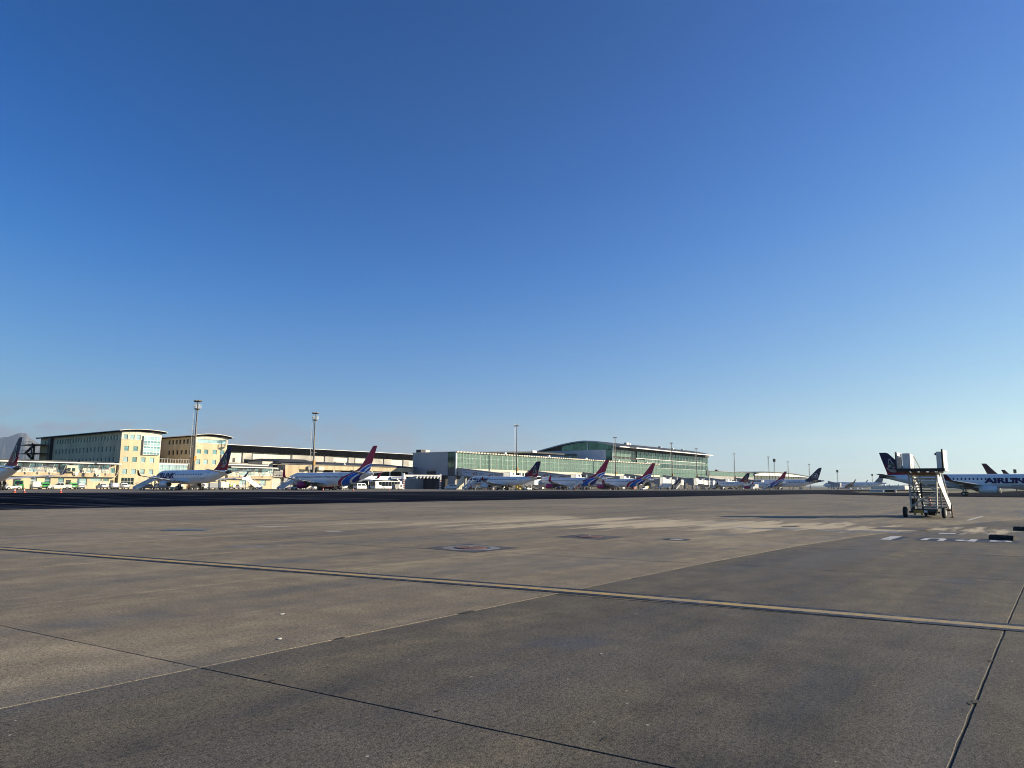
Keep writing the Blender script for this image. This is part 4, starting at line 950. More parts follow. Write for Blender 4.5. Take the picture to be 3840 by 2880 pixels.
def foil(mb, le, te, thick, updir):
    """one wing section: leading edge, trailing edge, thickness along updir"""
    le, te, u = Vector(le), Vector(te), Vector(updir); c = te - le
    return [le, le + c * .08 + u * thick * .34, le + c * .35 + u * thick * .5, le + c * .7 + u * thick * .28, te + u * 0.015, te - u * 0.015, le + c * .7 - u * thick * .22, le + c * .35 - u * thick * .42, le + c * .08 - u * thick * .3]
def plane(spec, livery, label, fin_u, fin_v, heading, group, vis=1, windows=True, texts=(), gear=True, detail=True, only_tail=False):
    sp = SPEC[spec]; H_ = Hull(sp)
    Pn = thing('airliner', label, 'airplane', (fin_u, fin_v, 0), heading, group)
    fus = {'plm': WHITE, 'air': WHITE, 'saf': SW_F, 'luf': WHITE, 'sin': WHITE}[livery]
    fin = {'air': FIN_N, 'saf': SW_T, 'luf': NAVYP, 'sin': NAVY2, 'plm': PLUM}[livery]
    wlm = {'plm': WINGL, 'air': WINGL, 'saf': CRIMSON, 'luf': GREYM, 'sin': NAVY2}[livery]
    engm = {'plm': WHITE, 'air': WHITE, 'saf': MAGENTA, 'luf': WHITE, 'sin': WHITE}[livery]
    n = 28
    def ring(x):
        zc, w_, h_ = H_.at(x); return [(x, math.cos(2 * math.pi * k / n) * w_, zc + math.sin(2 * math.pi * k / n) * h_) for k in range(n)]
    key = ('fus', spec, livery)
    nose, end = H_.nx, H_.end
    cone = 1.7 if spec in 'ED' else 0.9
    def mkf():
        st = [nose - 0.002] + [nose - sp['noseL'] * q for q in (.01, .03, .07, .13, .2, .3, .42, .56, .72, .88, 1)]
        x = st[-1]
        while x > end + sp['aftL']: st.append(x); x -= 1.5
        st += [end + sp['aftL'] - (sp['aftL'] - cone) * k / 14 for k in range(15)]
        st = sorted(set(round(q, 4) for q in st), reverse=True)
        return MB().loft([ring(x) for x in st]).mesh('fuselage', fus, True)
    body = inst('fuselage', shared(key, mkf), Pn)
    def mkc():
        mb = MB(); mb.loft([ring(end + cone + 0.01), ring(end + cone * .6), ring(end + cone * .25), ring(end)], True)
        return mb.mesh('tail_cone', {'plm': WHITE, 'air': DARKM, 'saf': WHITE, 'luf': GREYM, 'sin': GREYM}[livery], True)
    tcn = inst('tail_cone', shared(('cone', spec, livery), mkc), Pn)
    def mke():
        zc, w_, h_ = H_.at(end); return MB().loft([[(end + 0.0 - a, math.cos(k * math.pi / 5) * r, zc + math.sin(k * math.pi / 5) * r) for k in range(10)] for a, r in ((0.0, w_ * .7), (0.03, w_ * .62))]).mesh('exhaust', BLACK)
    inst('exhaust', shared(('exh', spec), mke), tcn)
    # fin
    def mkfin():
        mb = MB(); rings = []
        for z, te, le, th in sp['fin']:
            rings.append(foil(mb, (le, 0, z), (te, 0, z), th, (0, 1, 0)))
        return mb.loft(rings).mesh('fin', fin)
    fo = inst('fin', shared(('fin', spec, livery), mkfin), Pn)
    def finpoly(name, pts, mat, side, lift=0.0):
        def yy(x, z):
            F_ = sp['fin']
            for (z0, t0, l0, h0), (z1, t1, l1, h1) in zip(F_, F_[1:]):
                if z0 <= z <= z1:
                    s = (z - z0) / (z1 - z0); return (h0 + (h1 - h0) * s) / 2
            return F_[0][3] / 2 if z < F_[0][0] else 0.05
        def mkq(): return MB().poly([(x, side * (yy(x, z) + 0.012 + lift), z) for x, z in pts]).mesh(name, mat)
        return inst(name, shared(('fp', spec, livery, name, side), mkq), fo)
    if livery == 'air':
        c = lambda q: [((X - 165) / 165.0, 10.57 - (Y - 205) / 165.0) for X, Y in q]
        W_ = M('emblem_white', (0.27, 0.27, 0.27), 0.5); TAN = M('emblem_tan', (0.30, 0.25, 0.17), 0.5); GRN = M('emblem_green', (0.01, 0.06, 0.035), 0.5); BRN = M('emblem_brown', (0.25, 0.14, 0.10), 0.5); NVY = M('emblem_navy', C_NAVY, 0.4)
        S = (1, -1)
        for s in S:
            finpoly('emblem_belly', c([(520, 895), (560, 965), (650, 1000), (740, 995), (790, 960), (720, 890)]), BRN, s)
            finpoly('emblem_outline', c([(400, 845), (470, 850), (520, 905), (580, 968), (660, 998), (745, 992), (800, 962), (815, 985), (750, 1022), (655, 1026), (560, 1000), (495, 930), (425, 880)]), W_, s, 0.012)
            finpoly('emblem_wing', c([(488, 600), (515, 470), (590, 452), (625, 560), (705, 690), (690, 715), (600, 600), (575, 520), (545, 530), (520, 600), (530, 690), (508, 690)]), W_, s)
            finpoly('emblem_breast', c([(465, 838), (478, 745), (530, 692), (605, 765), (545, 840)]), TAN, s)
            finpoly('emblem_back', c([(535, 640), (575, 615), (700, 720), (735, 790), (640, 790), (560, 715)]), GRN, s, 0.012)
            finpoly('emblem_mask', c([(470, 850), (560, 815), (640, 795), (760, 830), (770, 885), (560, 895)]), NVY, s, 0.006)
            finpoly('emblem_cheek', c([(640, 815), (690, 792), (730, 822), (725, 855), (670, 852)]), W_, s, 0.016)
    if livery == 'luf':
        cx, cz, r = 5.2, 11.0, 1.95; RG = M('crane_ring_white', (0.55, 0.57, 0.6), 0.5)
        for s in (1, -1):
            mbp = MB()
            for k in range(24):
                a, b_ = 2 * math.pi * k / 24, 2 * math.pi * (k + 1) / 24
                mbp.quad(*[(cx + math.cos(t) * q * r, s * 0.31, cz + math.sin(t) * q * r) for q, t in ((1, a), (1, b_), (.88, b_), (.88, a))])
            mbp.build('emblem_ring', RG, fo)
            MB().poly([(cx + 1.3, s * 0.32, cz + 0.1), (cx + .5, s * 0.32, cz - .2), (cx - .1, s * 0.32, cz + .5), (cx - 1.3, s * 0.32, cz + .9), (cx - .5, s * 0.32, cz - .1), (cx - 1.0, s * 0.32, cz - .6), (cx - .2, s * 0.32, cz - .75), (cx + .4, s * 0.32, cz - .45)]).build('emblem_crane', RG, fo)
        # dark tail wraps the rear body
        mb = MB(); rr_ = []
        for q in range(8):
            x = end + cone + 0.15 + (13.2 - cone) * q / 7; zc, w_, h_ = H_.at(x); lo = -1.45 + 1.75 * max(0, (q - 2) / 5) ** 0.8
            rr_.append([(x, math.cos(lo + (math.pi - 2 * lo) * k / 18) * (w_ + .03), zc + math.sin(lo + (math.pi - 2 * lo) * k / 18) * (h_ + .03)) for k in range(19)])
        i0 = len(mb.v)
        for r_ in rr_: mb.v += r_
        for q in range(7):
            for k in range(18): mb.f.append((q * 19 + k, q * 19 + k + 1, (q + 1) * 19 + k + 1, (q + 1) * 19 + k))
        mb.build('tail_paint', NAVYP, body, True)
    # tailplane
    st = sp['stab']
    for s in (1, -1):
        def mks(s=s):
            mb = MB(); rw = 0.15
            return mb.loft([foil(mb, (st['x'], s * rw, st['z']), (st['x'] - st['c0'], s * rw, st['z']), st['t'], (0, 0, 1)),
                            foil(mb, (st['x'] - st['sweep'] * .5, s * st['span'] * .5, st['z'] + st['rise'] * .5), (st['x'] - st['sweep'] * .5 - (st['c0'] + st['c1']) / 2, s * st['span'] * .5, st['z'] + st['rise'] * .5), st['t'] * .65, (0, 0, 1)),
                            foil(mb, (st['x'] - st['sweep'], s * st['span'], st['z'] + st['rise']), (st['x'] - st['sweep'] - st['c1'], s * st['span'], st['z'] + st['rise']), st['t'] * .3, (0, 0, 1))]).mesh('tailplane', GREYM)
        inst('tailplane', shared(('stab', spec, s), mks), Pn)
    # wings, winglets, engines
    wg = sp['wing']; xr = nose - wg['x']
    for s in (1, -1):
        def wsec(mb, y, c_, t_): 
            x = xr - (y - wg['y'][0]) * wg['sweep']; z = wg['z'] + (y - wg['y'][0]) * wg['rise']
            return foil(mb, (x, s * y, z), (x - c_, s * y, z - 0.02 * c_), t_, (0, 0, 1))
        def mkw():
            mb = MB(); return mb.loft([wsec(mb, wg['y'][0] - 0.9, wg['c'][0] + 0.5, wg['t'][0])] + [wsec(mb, y, c_, t_) for y, c_, t_ in zip(wg['y'], wg['c'], wg['t'])]).mesh('wing', GREYM)
        wo = inst('wing', shared(('wing', spec, s), mkw), Pn)
        def mkl():
            mb = MB(); y = wg['y'][2]; x = xr - (y - wg['y'][0]) * wg['sweep']; z = wg['z'] + (y - wg['y'][0]) * wg['rise']; hh, sw_ = sp['wl']; c_ = wg['c'][2]
            secs = []
            for q, oy, oz in ((0, 0, 0), (.25, .35, .12), (.45, .6, .42), (1, .95, 1.0)):
                ang = min(1, q * 1.7) * 1.25; u_ = (0, -s * math.sin(ang), math.cos(ang)); cc = c_ * (1 - .62 * q)
                secs.append(foil(mb, (x - sw_ * q, s * (y + oy * min(1, hh)), z + oz * hh), (x - sw_ * q - cc, s * (y + oy * min(1, hh)), z + oz * hh), .14 * (1 - .5 * q), u_))
            return mb.loft(secs).mesh('winglet', wlm)
        inst('winglet', shared(('wl', spec, livery, s), mkl), wo)
        if detail:
            for yy in (0.42, 0.62, 0.8):
                y = wg['y'][2] * yy
                def mkt(y=y):
                    x = xr - (y - wg['y'][0]) * wg['sweep'] - (wg['c'][1] if yy < .5 else wg['c'][1] * .62); z = wg['z'] + (y - wg['y'][0]) * wg['rise'] - .28
                    return MB().loft([[(x + a, s * y + math.cos(k * math.pi / 4) * r, z + math.sin(k * math.pi / 4) * r * 1.3) for k in range(8)] for a, r in ((1.5, .02), (.9, .16), (-.3, .2), (-1.5, .03))]).mesh('flap_fairing', GREYM, True)
                inst('flap_fairing', shared(('ff', spec, s, yy), mkt), wo)
        en = sp['eng']; ex = nose - en['x']; r = en['r']; L_ = en['L']
        def mkn():
            pr = [(0.0, r * .80), (-.02 * L_, r * .86), (.0 - .06 * L_, r * .93), (-.25 * L_, r), (-.55 * L_, r * .99), (-.8 * L_, r * .88), (-L_, r * .74), (-L_, r * .70), (-.6 * L_, r * .68)]
            mb = MB(); mb.loft([[(ex + a, s * en['y'] + math.cos(k * math.pi / 12) * q, en['z'] + math.sin(k * math.pi / 12) * q) for k in range(24)] for a, q in pr], False)
            return mb.mesh('engine', engm, True)
        eo = inst('engine', shared(('eng', spec, livery, s), mkn), Pn)
        def mkl2(): return MB().loft([[(ex + a, s * en['y'] + math.cos(k * math.pi / 12) * q, en['z'] + math.sin(k * math.pi / 12) * q) for k in range(24)] for a, q in ((0.03, r * .80), (.05, r * .84), (-.10, r * .93), (-.22 * r, r * .965), (-.22 * r, r * .94))], False).mesh('intake_lip', STEEL, True)
        inst('intake_lip', shared(('lip', spec, s), mkl2), eo)
        def mkfan(): return MB().loft([[(ex + a, s * en['y'] + math.cos(k * math.pi / 8) * q, en['z'] + math.sin(k * math.pi / 8) * q) for k in range(16)] for a, q in ((-.30 * L_, r * .8), (-.32 * L_, r * .3), (-.22 * L_, r * .02))]).mesh('fan', DSTEEL)
        inst('fan', shared(('fan', spec, s), mkfan), eo)
        def mkx(): return MB().loft([[(ex + a, s * en['y'] + math.cos(k * math.pi / 8) * q, en['z'] + math.sin(k * math.pi / 8) * q) for k in range(16)] for a, q in ((-.7 * L_, r * .62), (-1.0 * L_, r * .56), (-1.18 * L_, r * .42), (-1.18 * L_, r * .3), (-1.38 * L_, r * .04))]).mesh('exhaust_nozzle', DARKM, True)
        inst('exhaust_nozzle', shared(('noz', spec, s), mkx), eo)
        def mkp():
            y = en['y']; wx = xr - (y - wg['y'][0]) * wg['sweep']; wz = wg['z'] + (y - wg['y'][0]) * wg['rise']
            return MB().hexa([(ex - .3 * L_, s * y - .16, en['z'] + r * .9), (ex - .3 * L_, s * y + .16, en['z'] + r * .9), (ex - 1.1 * L_, s * y + .16, en['z'] + r * .4), (ex - 1.1 * L_, s * y - .16, en['z'] + r * .4),
                              (ex - .35 * L_, s * y - .1, en['z'] + r * 1.12), (ex - .35 * L_, s * y + .1, en['z'] + r * 1.12), (wx - 2.2, s * y + .16, wz - .1), (wx - 2.2, s * y - .16, wz - .1)]).mesh('pylon', GREYM)
        inst('pylon', shared(('pyl', spec, s), mkp), eo)
    def mkb():
        x0, x1 = xr + 1.5, xr - wg['c'][0] - 2.5; zb = sp['zc'] - sp['rh']
        return MB().loft([[(x0 + (x1 - x0) * q, math.cos(k * math.pi / 8) * sp['rw'] * 1.06 * f, zb + .62 + math.sin(k * math.pi / 8) * .85 * f) for k in range(16)] for q, f in ((0, .12), (.12, .75), (.3, 1), (.7, 1), (.9, .7), (1, .1))]).mesh('belly_fairing', fus if livery != 'saf' else WHITE, True)
    inst('belly_fairing', shared(('belly', spec, livery), mkb), Pn)
    # landing gear
    if gear:
        ng, mg, tr, wr = sp['gear']
        def gearset(x, y, r, wd, label_):
            def mkg(): 
                mb = MB().tube((x, y, r), (x - .1, y * .92, sp['zc'] - sp['rh'] + .5), .13 * (r / .5), n=8); mb.bar((x, y, r + .4), (x - 1.0, y * .9, sp['zc'] - sp['rh'] + .4), .1); return mb.mesh('landing_gear', STEEL)
            go = inst('landing_gear', shared(('gear', spec, x, y), mkg), Pn)
            for s in (-1, 1):
                def mkt():
                    mb = MB(); mb.loft([[(math.cos(k * math.pi / 9) * q, a, math.sin(k * math.pi / 9) * q) for k in range(18)] for a, q in ((-wd / 2, r * .72), (-wd * .42, r * .95), (0, r), (wd * .42, r * .95), (wd / 2, r * .72))]); return mb.mesh('wheel', RUB)
                wo_ = inst('wheel', shared(('whl', r, wd), mkt), go, (x, y + s * wd * .75, r))
                def mkh(): 
                    mb = MB(); mb.loft([[(math.cos(k * math.pi / 7) * q, a, math.sin(k * math.pi / 7) * q) for k in range(14)] for a, q in ((-wd / 2 - .012, r * .45), (wd / 2 + .012, r * .45))]); return mb.mesh('hub', RIM)
                inst('hub', shared(('hub', r, wd), mkh), wo_)
            return go
        gearset(nose - mg, tr, wr, .36 * wr / .5, ''); gearset(nose - mg, -tr, wr, .36 * wr / .5, ''); gearset(nose - ng, 0, wr * .62, .24 * wr / .5, '')
        def mkd(): return MB().box(nose - ng - 1.2, nose - ng + .8, .35, .40, wr * 1.4, sp['zc'] - sp['rh'] + .15).mesh('gear_door', WHITE)
        inst('gear_door', shared(('gd', spec), mkd), Pn)
    # windows, doors, cockpit glazing
    z, ww, wh, d0, d1, pt_ = sp['win']
    if windows:
        ang = H_.nrm(nose - 15, z, vis)
        def mkwin():
            mb = MB(); c, s_ = math.cos(ang), math.sin(ang); pts = []
            for k in range(10):
                a = 2 * math.pi * k / 10; pts.append((math.copysign(abs(math.cos(a)) ** .7, math.cos(a)) * ww, math.copysign(abs(math.sin(a)) ** .7, math.sin(a)) * wh))
            return mb.loft([[(p, vis * (o * c - q * s_), q * c + o * s_) for p, q in pts] for o in (-.02, .012)]).mesh('window', M('cabin_window_dark', (0.012, 0.018, 0.03), 0.15, var=0.1))
        wm = shared(('win', spec, vis), mkwin)
        d = d0
        while d < d1:
            inst('window', wm, Pn, H_.pt(nose - d, z, 0, vis)); d += pt_
    if detail:
        def patch(name, corners, mat, nx=4, nz=4, off=.02):
            """corners: (x,z) of four points, wrapped on the hull"""
            mb = MB()
            for i in range(nx):
                for k in range(nz):
                    def P(a, b_):
                        p = [corners[0][j] * (1 - a) * (1 - b_) + corners[1][j] * a * (1 - b_) + corners[2][j] * a * b_ + corners[3][j] * (1 - a) * b_ for j in (0, 1)]
                        return H_.pt(p[0], p[1], off, vis)
                    mb.quad(P(i / nx, k / nz), P((i + 1) / nx, k / nz), P((i + 1) / nx, (k + 1) / nz), P(i / nx, (k + 1) / nz))
            return shared(('patch', spec, name, vis, corners), lambda: mb.mesh(name, mat))
        rh, zc = sp['rh'], sp['zc']; q = sp['noseL']
        inst('cockpit_window', patch('cockpit_window', ((nose - q * .26, zc + rh * .32), (nose - q * .42, zc + rh * .34), (nose - q * .44, zc + rh * .66), (nose - q * .36, zc + rh * .60)), G_CAR), Pn)
        inst('cockpit_window', patch('cockpit_window', ((nose - q * .45, zc + rh * .34), (nose - q * .62, zc + rh * .37), (nose - q * .60, zc + rh * .68), (nose - q * .47, zc + rh * .68)), G_CAR), Pn)
        if livery == 'air': inst('cockpit_mask', patch('cockpit_mask', ((nose - q * .64, zc - rh * .02), (nose - q * .74, zc - rh * .02), (nose - q * .92, zc + rh * .86), (nose - q * .62, zc + rh * .80)), NAVYP), Pn)
        GL = M('panel_line_grey', (0.22, 0.23, 0.25), 0.5)
        for dx in (sp['noseL'] + .9, sp['L'] - sp['aftL'] + (3.0 if spec == 'E' else 4.5)):
            x = nose - dx; dd_ = inst('door', None, Pn); w2, za, zb = .42, zc - rh * .28, zc + rh * .62
            for cs in (((x - w2, za), (x - w2 + .05, za), (x - w2 + .05, zb), (x - w2, zb)), ((x + w2 - .05, za), (x + w2, za), (x + w2, zb), (x + w2 - .05, zb)), ((x - w2, za), (x + w2, za), (x + w2, za + .05), (x - w2, za + .05)), ((x - w2, zb - .05), (x + w2, zb - .05), (x + w2, zb), (x - w2, zb))):
                inst('door_edge', patch('door_edge', cs, GL, 1, 5, .014), dd_)
    for (txt, x0, z0, hh, ln, mt, sh, bo, nm) in texts: wrap_text(H_, txt, x0, z0, hh, ln, vis, mt, Pn, nm, sh, bo)
    return Pn
UP, DN = R(90), R(-90)
G1 = 'white jets with navy and crimson fins'; G2 = 'white jets with crimson fins and blue sweeps'
AIR = [('AIRLINK', 33.8, 3.05, 1.4, 10.4, NAVYT, 0.28, 0.05, 'lettering')]
plane('E', 'air', 'white jet at left picture edge, only crimson tail and rear body showing', 52.6, 162.1, UP, G1, texts=AIR)
plane('E', 'air', 'white jet with navy and crimson fin, parked before the office blocks', 94.7, 157.0, UP, G1, texts=AIR + [('ZS-YUB', 11.0, 2.75, 0.35, 1.7, NAVYT, 0, 0.0, 'registration')])
SAF = [('FlySafair', 35.6, 2.15, 1.15, 6.6, BLUET, 0.0, 0.012, 'lettering'), ('ZS-ZWR', 14.6, 4.42, 0.33, 1.8, BLUET, 0.2, 0.0, 'registration')]
plane('B', 'saf', 'white jet with blue sweeps and magenta engine, nearest of three alike', 135.3, 151.2, UP, G2, texts=SAF)
plane('E', 'air', 'white jet with navy and crimson fin, parked before the glass pier', 214.1, 150.7, UP, G1, texts=AIR + [('flyairlink.com', 32.6, 2.42, 0.4, 3.6, NAVYT, 0, 0.0, 'web_address')])
plane('B', 'saf', 'white jet with blue sweeps and passengers boarding at its rear steps', 260.1, 148.3, UP, G2, texts=SAF)
plane('B', 'saf', 'white jet with blue sweeps whose nose is hidden by its boarding neighbour', 306.2, 150.0, UP, G2, texts=SAF)
plane('E', 'air', 'distant white jet with crimson fin beside the far jet bridges', 453.6, 156.8, UP, G1, texts=AIR)
plane('B', 'saf', 'distant white jet with blue sweeps overlapping the big dark tailed jet', 506.1, 149.2, UP, G2, texts=SAF[:1])
plane('D', 'luf', 'large white jet with dark blue tail and ringed crane emblem', 588.4, 147.0, UP, None, texts=[('LUFTHANSA 100', 27, 5.6, 0.9, 11, NAVYT, 0, 0, 'lettering')])
plane('A', 'sin', 'far grey white wide body jet with upturned blue wing tip', 889, 156, UP, None, texts=[('SINGAPORE', 52, 6.3, 1.0, 12, NAVY2, 0, 0, 'lettering')])
plane('E', 'air', 'white jet taxiing behind the mobile stairs, crimson and navy fin', 200.6, 36.2, DN, G1, vis=-1, texts=[('AIRLINK', 22.0, 2.95, 1.25, 9.8, NAVYT, 0.0, 0.055, 'lettering'), ('flyairlink.com', 27.2, 2.2, 0.5, 3.6, NAVYT, 0, 0.0, 'web_address')])
plane('B', 'plm', 'jet hidden behind the taxiing one, haze-dulled plum fin above its back, larger', 372, 27, DN, 'plum finned jets', vis=-1, windows=False, detail=False)
plane('B', 'plm', 'jet hidden behind the taxiing one, haze-dulled plum fin above its back, smaller', 500, 27, DN, 'plum finned jets', vis=-1, windows=False, detail=False)

# ------------------------------------------------------------------ floodlight masts
MSTEEL = M('shade_toned_mast_steel', (0.20, 0.185, 0.165), 0.6, 0.2, var=0.25, scale=1.5)  # steel colour darkened to stand in for shading on the masts
def mast(label, u, v, h, kind, cab=True):
    T = thing('floodlight_mast', label, 'mast', (u, v, 0), 0, 'apron floodlight masts')
    m2 = MB(); m2.tube((0, 0, 0), (0, 0, h - 0.6), 0.40 if kind == 'A' else 0.32, 0.16, 10); m2.build('pole', MSTEEL, T, True)
    hd = MB()
    if kind == 'C':
        MB().box(-1.0, 1.0, -0.9, 0.9, h - 2.6, h).build('lamp_frame', DSTEEL, T)
    else:
        m2 = MB(); m2.box(-0.6, 0.6, -0.6, 0.6, h - 0.65, h - 0.5); m2.build('head_frame', MSTEEL, T)
        for k in range(6):
            a = k * math.pi / 3 - 0.6; x, y = math.cos(a) * 0.8, math.sin(a) * 0.8
            MB().hexa([(x - .28, y - .28, h - .55), (x + .28, y - .28, h - .55), (x + .28, y + .28, h - .75), (x - .28, y + .28, h - .75), (x - .24, y - .24, h - .2), (x + .24, y - .24, h - .2), (x + .24, y + .24, h - .4), (x - .24, y + .24, h - .4)])  .build('floodlight', DSTEEL, T)
    if kind == 'A':
        z = h - 3.2
        m2 = MB(); m2.loft(lathe([(z, 0.35), (z + .4, 0.95), (z + .46, 0.95), (z + .46, 0.3)], 10, 'z')); m2.build('platform', MSTEEL, T)
        for k in range(8):
            a = k * math.pi / 4; MB().bar((math.cos(a), math.sin(a), z + .55), (math.cos(a), math.sin(a), z + 1.65), .07).build('rail_post', STEEL, T)
        for zz in (z + 1.1, z + 1.65):
            m2 = MB()
            for k in range(8): m2.bar((math.cos(k * math.pi / 4), math.sin(k * math.pi / 4), zz), (math.cos((k + 1) * math.pi / 4), math.sin((k + 1) * math.pi / 4), zz), .06)
            m2.build('guard_rail', STEEL, T)
        lx = -0.75
        MB().bar((-.9, .3, h * .47), (1.0, -.3, h * .47), .12).build('bracket', STEEL, T)
    else: lx = -0.95
    m2 = MB()
    for dx in (0, 0.42): m2.bar((lx - dx * .8, 0.3 + dx * .6, 1.0), (lx * (.55 if kind == 'A' else .85) - dx * .8, 0.3 + dx * .6, h + (.4 if kind != 'A' else -3)), .07)
    z = 2.0
    while z < h - 1: q = z / h; x = lx * (1 - q * (.45 if kind == 'A' else .15)); m2.bar((x, 0.3, z), (x - .34, .55, z), .05); z += 0.9
    tag(m2.build('ladder', STEEL, T), kind='stuff')
    if cab: box('control_box', AMBER, T, -.35, .35, -.75, -.38, 8.3, 9.8)
    return T
mast('tall lattice topped mast in front of the right office block', 110.3, 203, 26.6, 'A')
mast('tall platform topped mast between the hall and the nearest swept jet', 152.9, 203, 26.6, 'A')
mast('lamp mast with side ladder before the glass pier', 259.3, 196, 29.4, 'B')
mast('lamp mast by the gable of the arched hall', 350.5, 196, 29.2, 'B')
mast('lamp mast before the middle of the arched hall', 423.5, 196, 29.8, 'B')
mast('lamp mast before the right end of the arched hall', 462.5, 196, 27.9, 'B')
mast('lamp mast before the second pier', 534, 196, 27.2, 'B')
mast('lamp mast before the far curved roof, its left of three', 614.5, 196, 27.7, 'B', False)
mast('slim lamp post beside the far curved roof masts', 630, 196, 26.2, 'C', False)
mast('lamp mast rising over the distant swept jet fin', 669, 196, 25.2, 'B', False)
mast('lamp mast just left of the dark ringed fin', 738, 196, 24.7, 'B', False)
mast('isolated box headed lamp mast above the far wide body jet', 849, 196, 21.1, 'C', False)
mast('box headed lamp mast left of the taxiing jet tail', 1033, 196, 19.7, 'C', False)
mast('small lamp mast on the horizon behind the taxiing jet cabin', 611, 25, 15.2, 'C', False)

# ------------------------------------------------------------------ jet bridges
def jet_bridge(label, u0, v1, u2, v2, ad):
    """fixed link from the pier at (u0, 205) out to (u0, v1), rotunda there, tunnel to the cab at (u2, v2)"""
    T = thing('jet_bridge', label, 'jet bridge', (u0, 0, 0), 0, 'jet bridges along the pier')
    za, zb = 9.0, 6.75
    LK = M('link_grey_panel', (0.30, 0.31, 0.33), 0.6, var=0.08, scale=0.3)
    MB().hexa([(0, v1, zb - 3.1), (2.6, v1, zb - 3.1), (2.6, 204.8, za - 3.3), (0, 204.8, za - 3.3), (0, v1, zb), (2.6, v1, zb), (2.6, 204.8, za), (0, 204.8, za)]).build('fixed_link', LK, T)
    MB().hexa([(-.2, v1, zb), (2.8, v1, zb), (2.8, 204.8, za), (-.2, 204.8, za), (-.2, v1, zb + .18), (2.8, v1, zb + .18), (2.8, 204.8, za + .18), (-.2, 204.8, za + .18)]).build('link_roof', GREYCLAD, T)
    if ad:
        adm = M('advert_panel_blue_grey', (0.42, 0.47, 0.55), 0.5, var=0.05); AB = M('advert_print_blue', (0.10, 0.20, 0.42), 0.5); AR = M('advert_print_red', (0.30, 0.02, 0.03), 0.5); AN = M('advert_print_dark', (0.03, 0.04, 0.10), 0.5)
        zt = lambda v: za + (zb - za) * (204.8 - v) / (204.8 - v1)
        q0, q1 = 202.2, v1 + 1.5
        MB().hexa([(-.06, q1, zt(q1) - 2.75), (0, q1, zt(q1) - 2.75), (0, q0, zt(q0) - 2.8), (-.06, q0, zt(q0) - 2.8), (-.06, q1, zt(q1) - .35), (0, q1, zt(q1) - .35), (0, q0, zt(q0) - .35), (-.06, q0, zt(q0) - .35)]).build('advert_panel', adm, T)
        for c in (195.2, 186.6):
            if c < v1 + 1: continue
            z = zt(c) - 1.35; m2 = MB()
            for k in range(14):
                a, b_ = -2.2 + 4.9 * k / 14, -2.2 + 4.9 * (k + 1) / 14
                m2.quad(*[(-.08, c - .6 - math.cos(t) * r * 1.1, z + math.sin(t) * r * .8) for r, t in ((.55, a), (.55, b_), (.85, b_), (.85, a))])
            m2.build('logo_loop', AN, T)
            MB().poly([(-.085, c + 1.5, z + .25), (-.085, c - .2, z + .1), (-.085, c + .1, z - .15), (-.085, c + .5, z - .7), (-.085, c + .8, z - .6), (-.085, c + .6, z - .05), (-.085, c + 1.4, z - .05)]).build('logo_swash', AR, T)
        for (a, b_, dz) in ((201.6, 199.5, -.85), (201.6, 197.6, -1.5), (192.6, 190.4, -1.1), (192.6, 190.9, -1.6)):
            MB().poly([(-.08, a, zt(a) + dz), (-.08, b_, zt(b_) + dz), (-.08, b_, zt(b_) + dz + .22), (-.08, a, zt(a) + dz + .22)]).build('advert_text_line', AB, T)
    for v in (v1 + 3, 201): box('support', GREYWALL, T, .8, 1.8, v, v + .8, 0, 3.6 if v < 190 else 5.2)
    box('rotunda', LK, T, -.5, 3.6, v1 - 3.6, v1 + .3, 2.9, 6.95); box('rotunda_wing', WFRAME, T, 3.6, 5.4, v1 - 3.7, v1 - .5, 2.9, 7.1)
    m2 = MB(); m2.tube((1.5, v1 - 1.8, 0), (1.5, v1 - 1.8, 3), .55, n=12); m2.build('column', GREYWALL, T)
    a = Vector((5.0, v1 - 2.0, 0)); b_ = Vector((u2 - u0, v2, 0)); d = (b_ - a)
    m_ = a + d * .52
    MB().bar((a.x, a.y, 5.0), (m_.x, m_.y, 4.5), 2.3, 2.5).build('tunnel', WFRAME, T); MB().bar((m_.x - d.x * .06, m_.y - d.y * .06, 4.5), (b_.x, b_.y, 4.1), 2.7, 2.8).build('tunnel', WFRAME, T)
    box('cab', WFRAME, T, b_.x - 1.6, b_.x + 1.6, b_.y - 2.2, b_.y + 1.6, 2.6, 5.8); box('cab_window', G_DARK, T, b_.x - 1.66, b_.x - 1.6, b_.y - 1.2, b_.y + .8, 3.9, 5.0)
    box('bellows', DSTEEL, T, b_.x + 1.6, b_.x + 2.5, b_.y - 1.7, b_.y + 1.1, 2.5, 5.6)
    e_ = a + d * .72
    box('lift_column', WFRAME, T, e_.x - .2, e_.x + .2, e_.y - 2.0, e_.y - 1.6, .4, 7.2); box('lift_column', WFRAME, T, e_.x - .2, e_.x + .2, e_.y + 1.6, e_.y + 2.0, .4, 7.2)
    for s in (-1.5, 1.5):
        m2 = MB(); m2.tube((e_.x - .25, e_.y + s, .5), (e_.x + .25, e_.y + s, .5), .5, n=14); m2.build('wheel', RUB, T)
    for k in (.2, .45): p = a + d * k; box('roof_unit', WFRAME, T, p.x - .5, p.x + .5, p.y - .5, p.y + .5, 6.0, 6.9)
    return T
jet_bridge('jet bridge with printed panels nearest the grey pier end', 229, 183, 256.5, 184, True)
jet_bridge('jet bridge reaching the nose hidden behind the boarding jet', 281, 184, 302, 185, True)
jet_bridge('jet bridge above the middle of the third swept jet', 331, 186, 352, 184, False)
jet_bridge('idle jet bridge beside the two parked mobile stairs', 378, 186, 398, 180, False)
jet_bridge('jet bridge reaching the distant crimson finned jet', 428, 187, 449.5, 181, True)
jet_bridge('jet bridge behind the tail of the distant crimson finned jet', 482, 187, 502, 183, True)
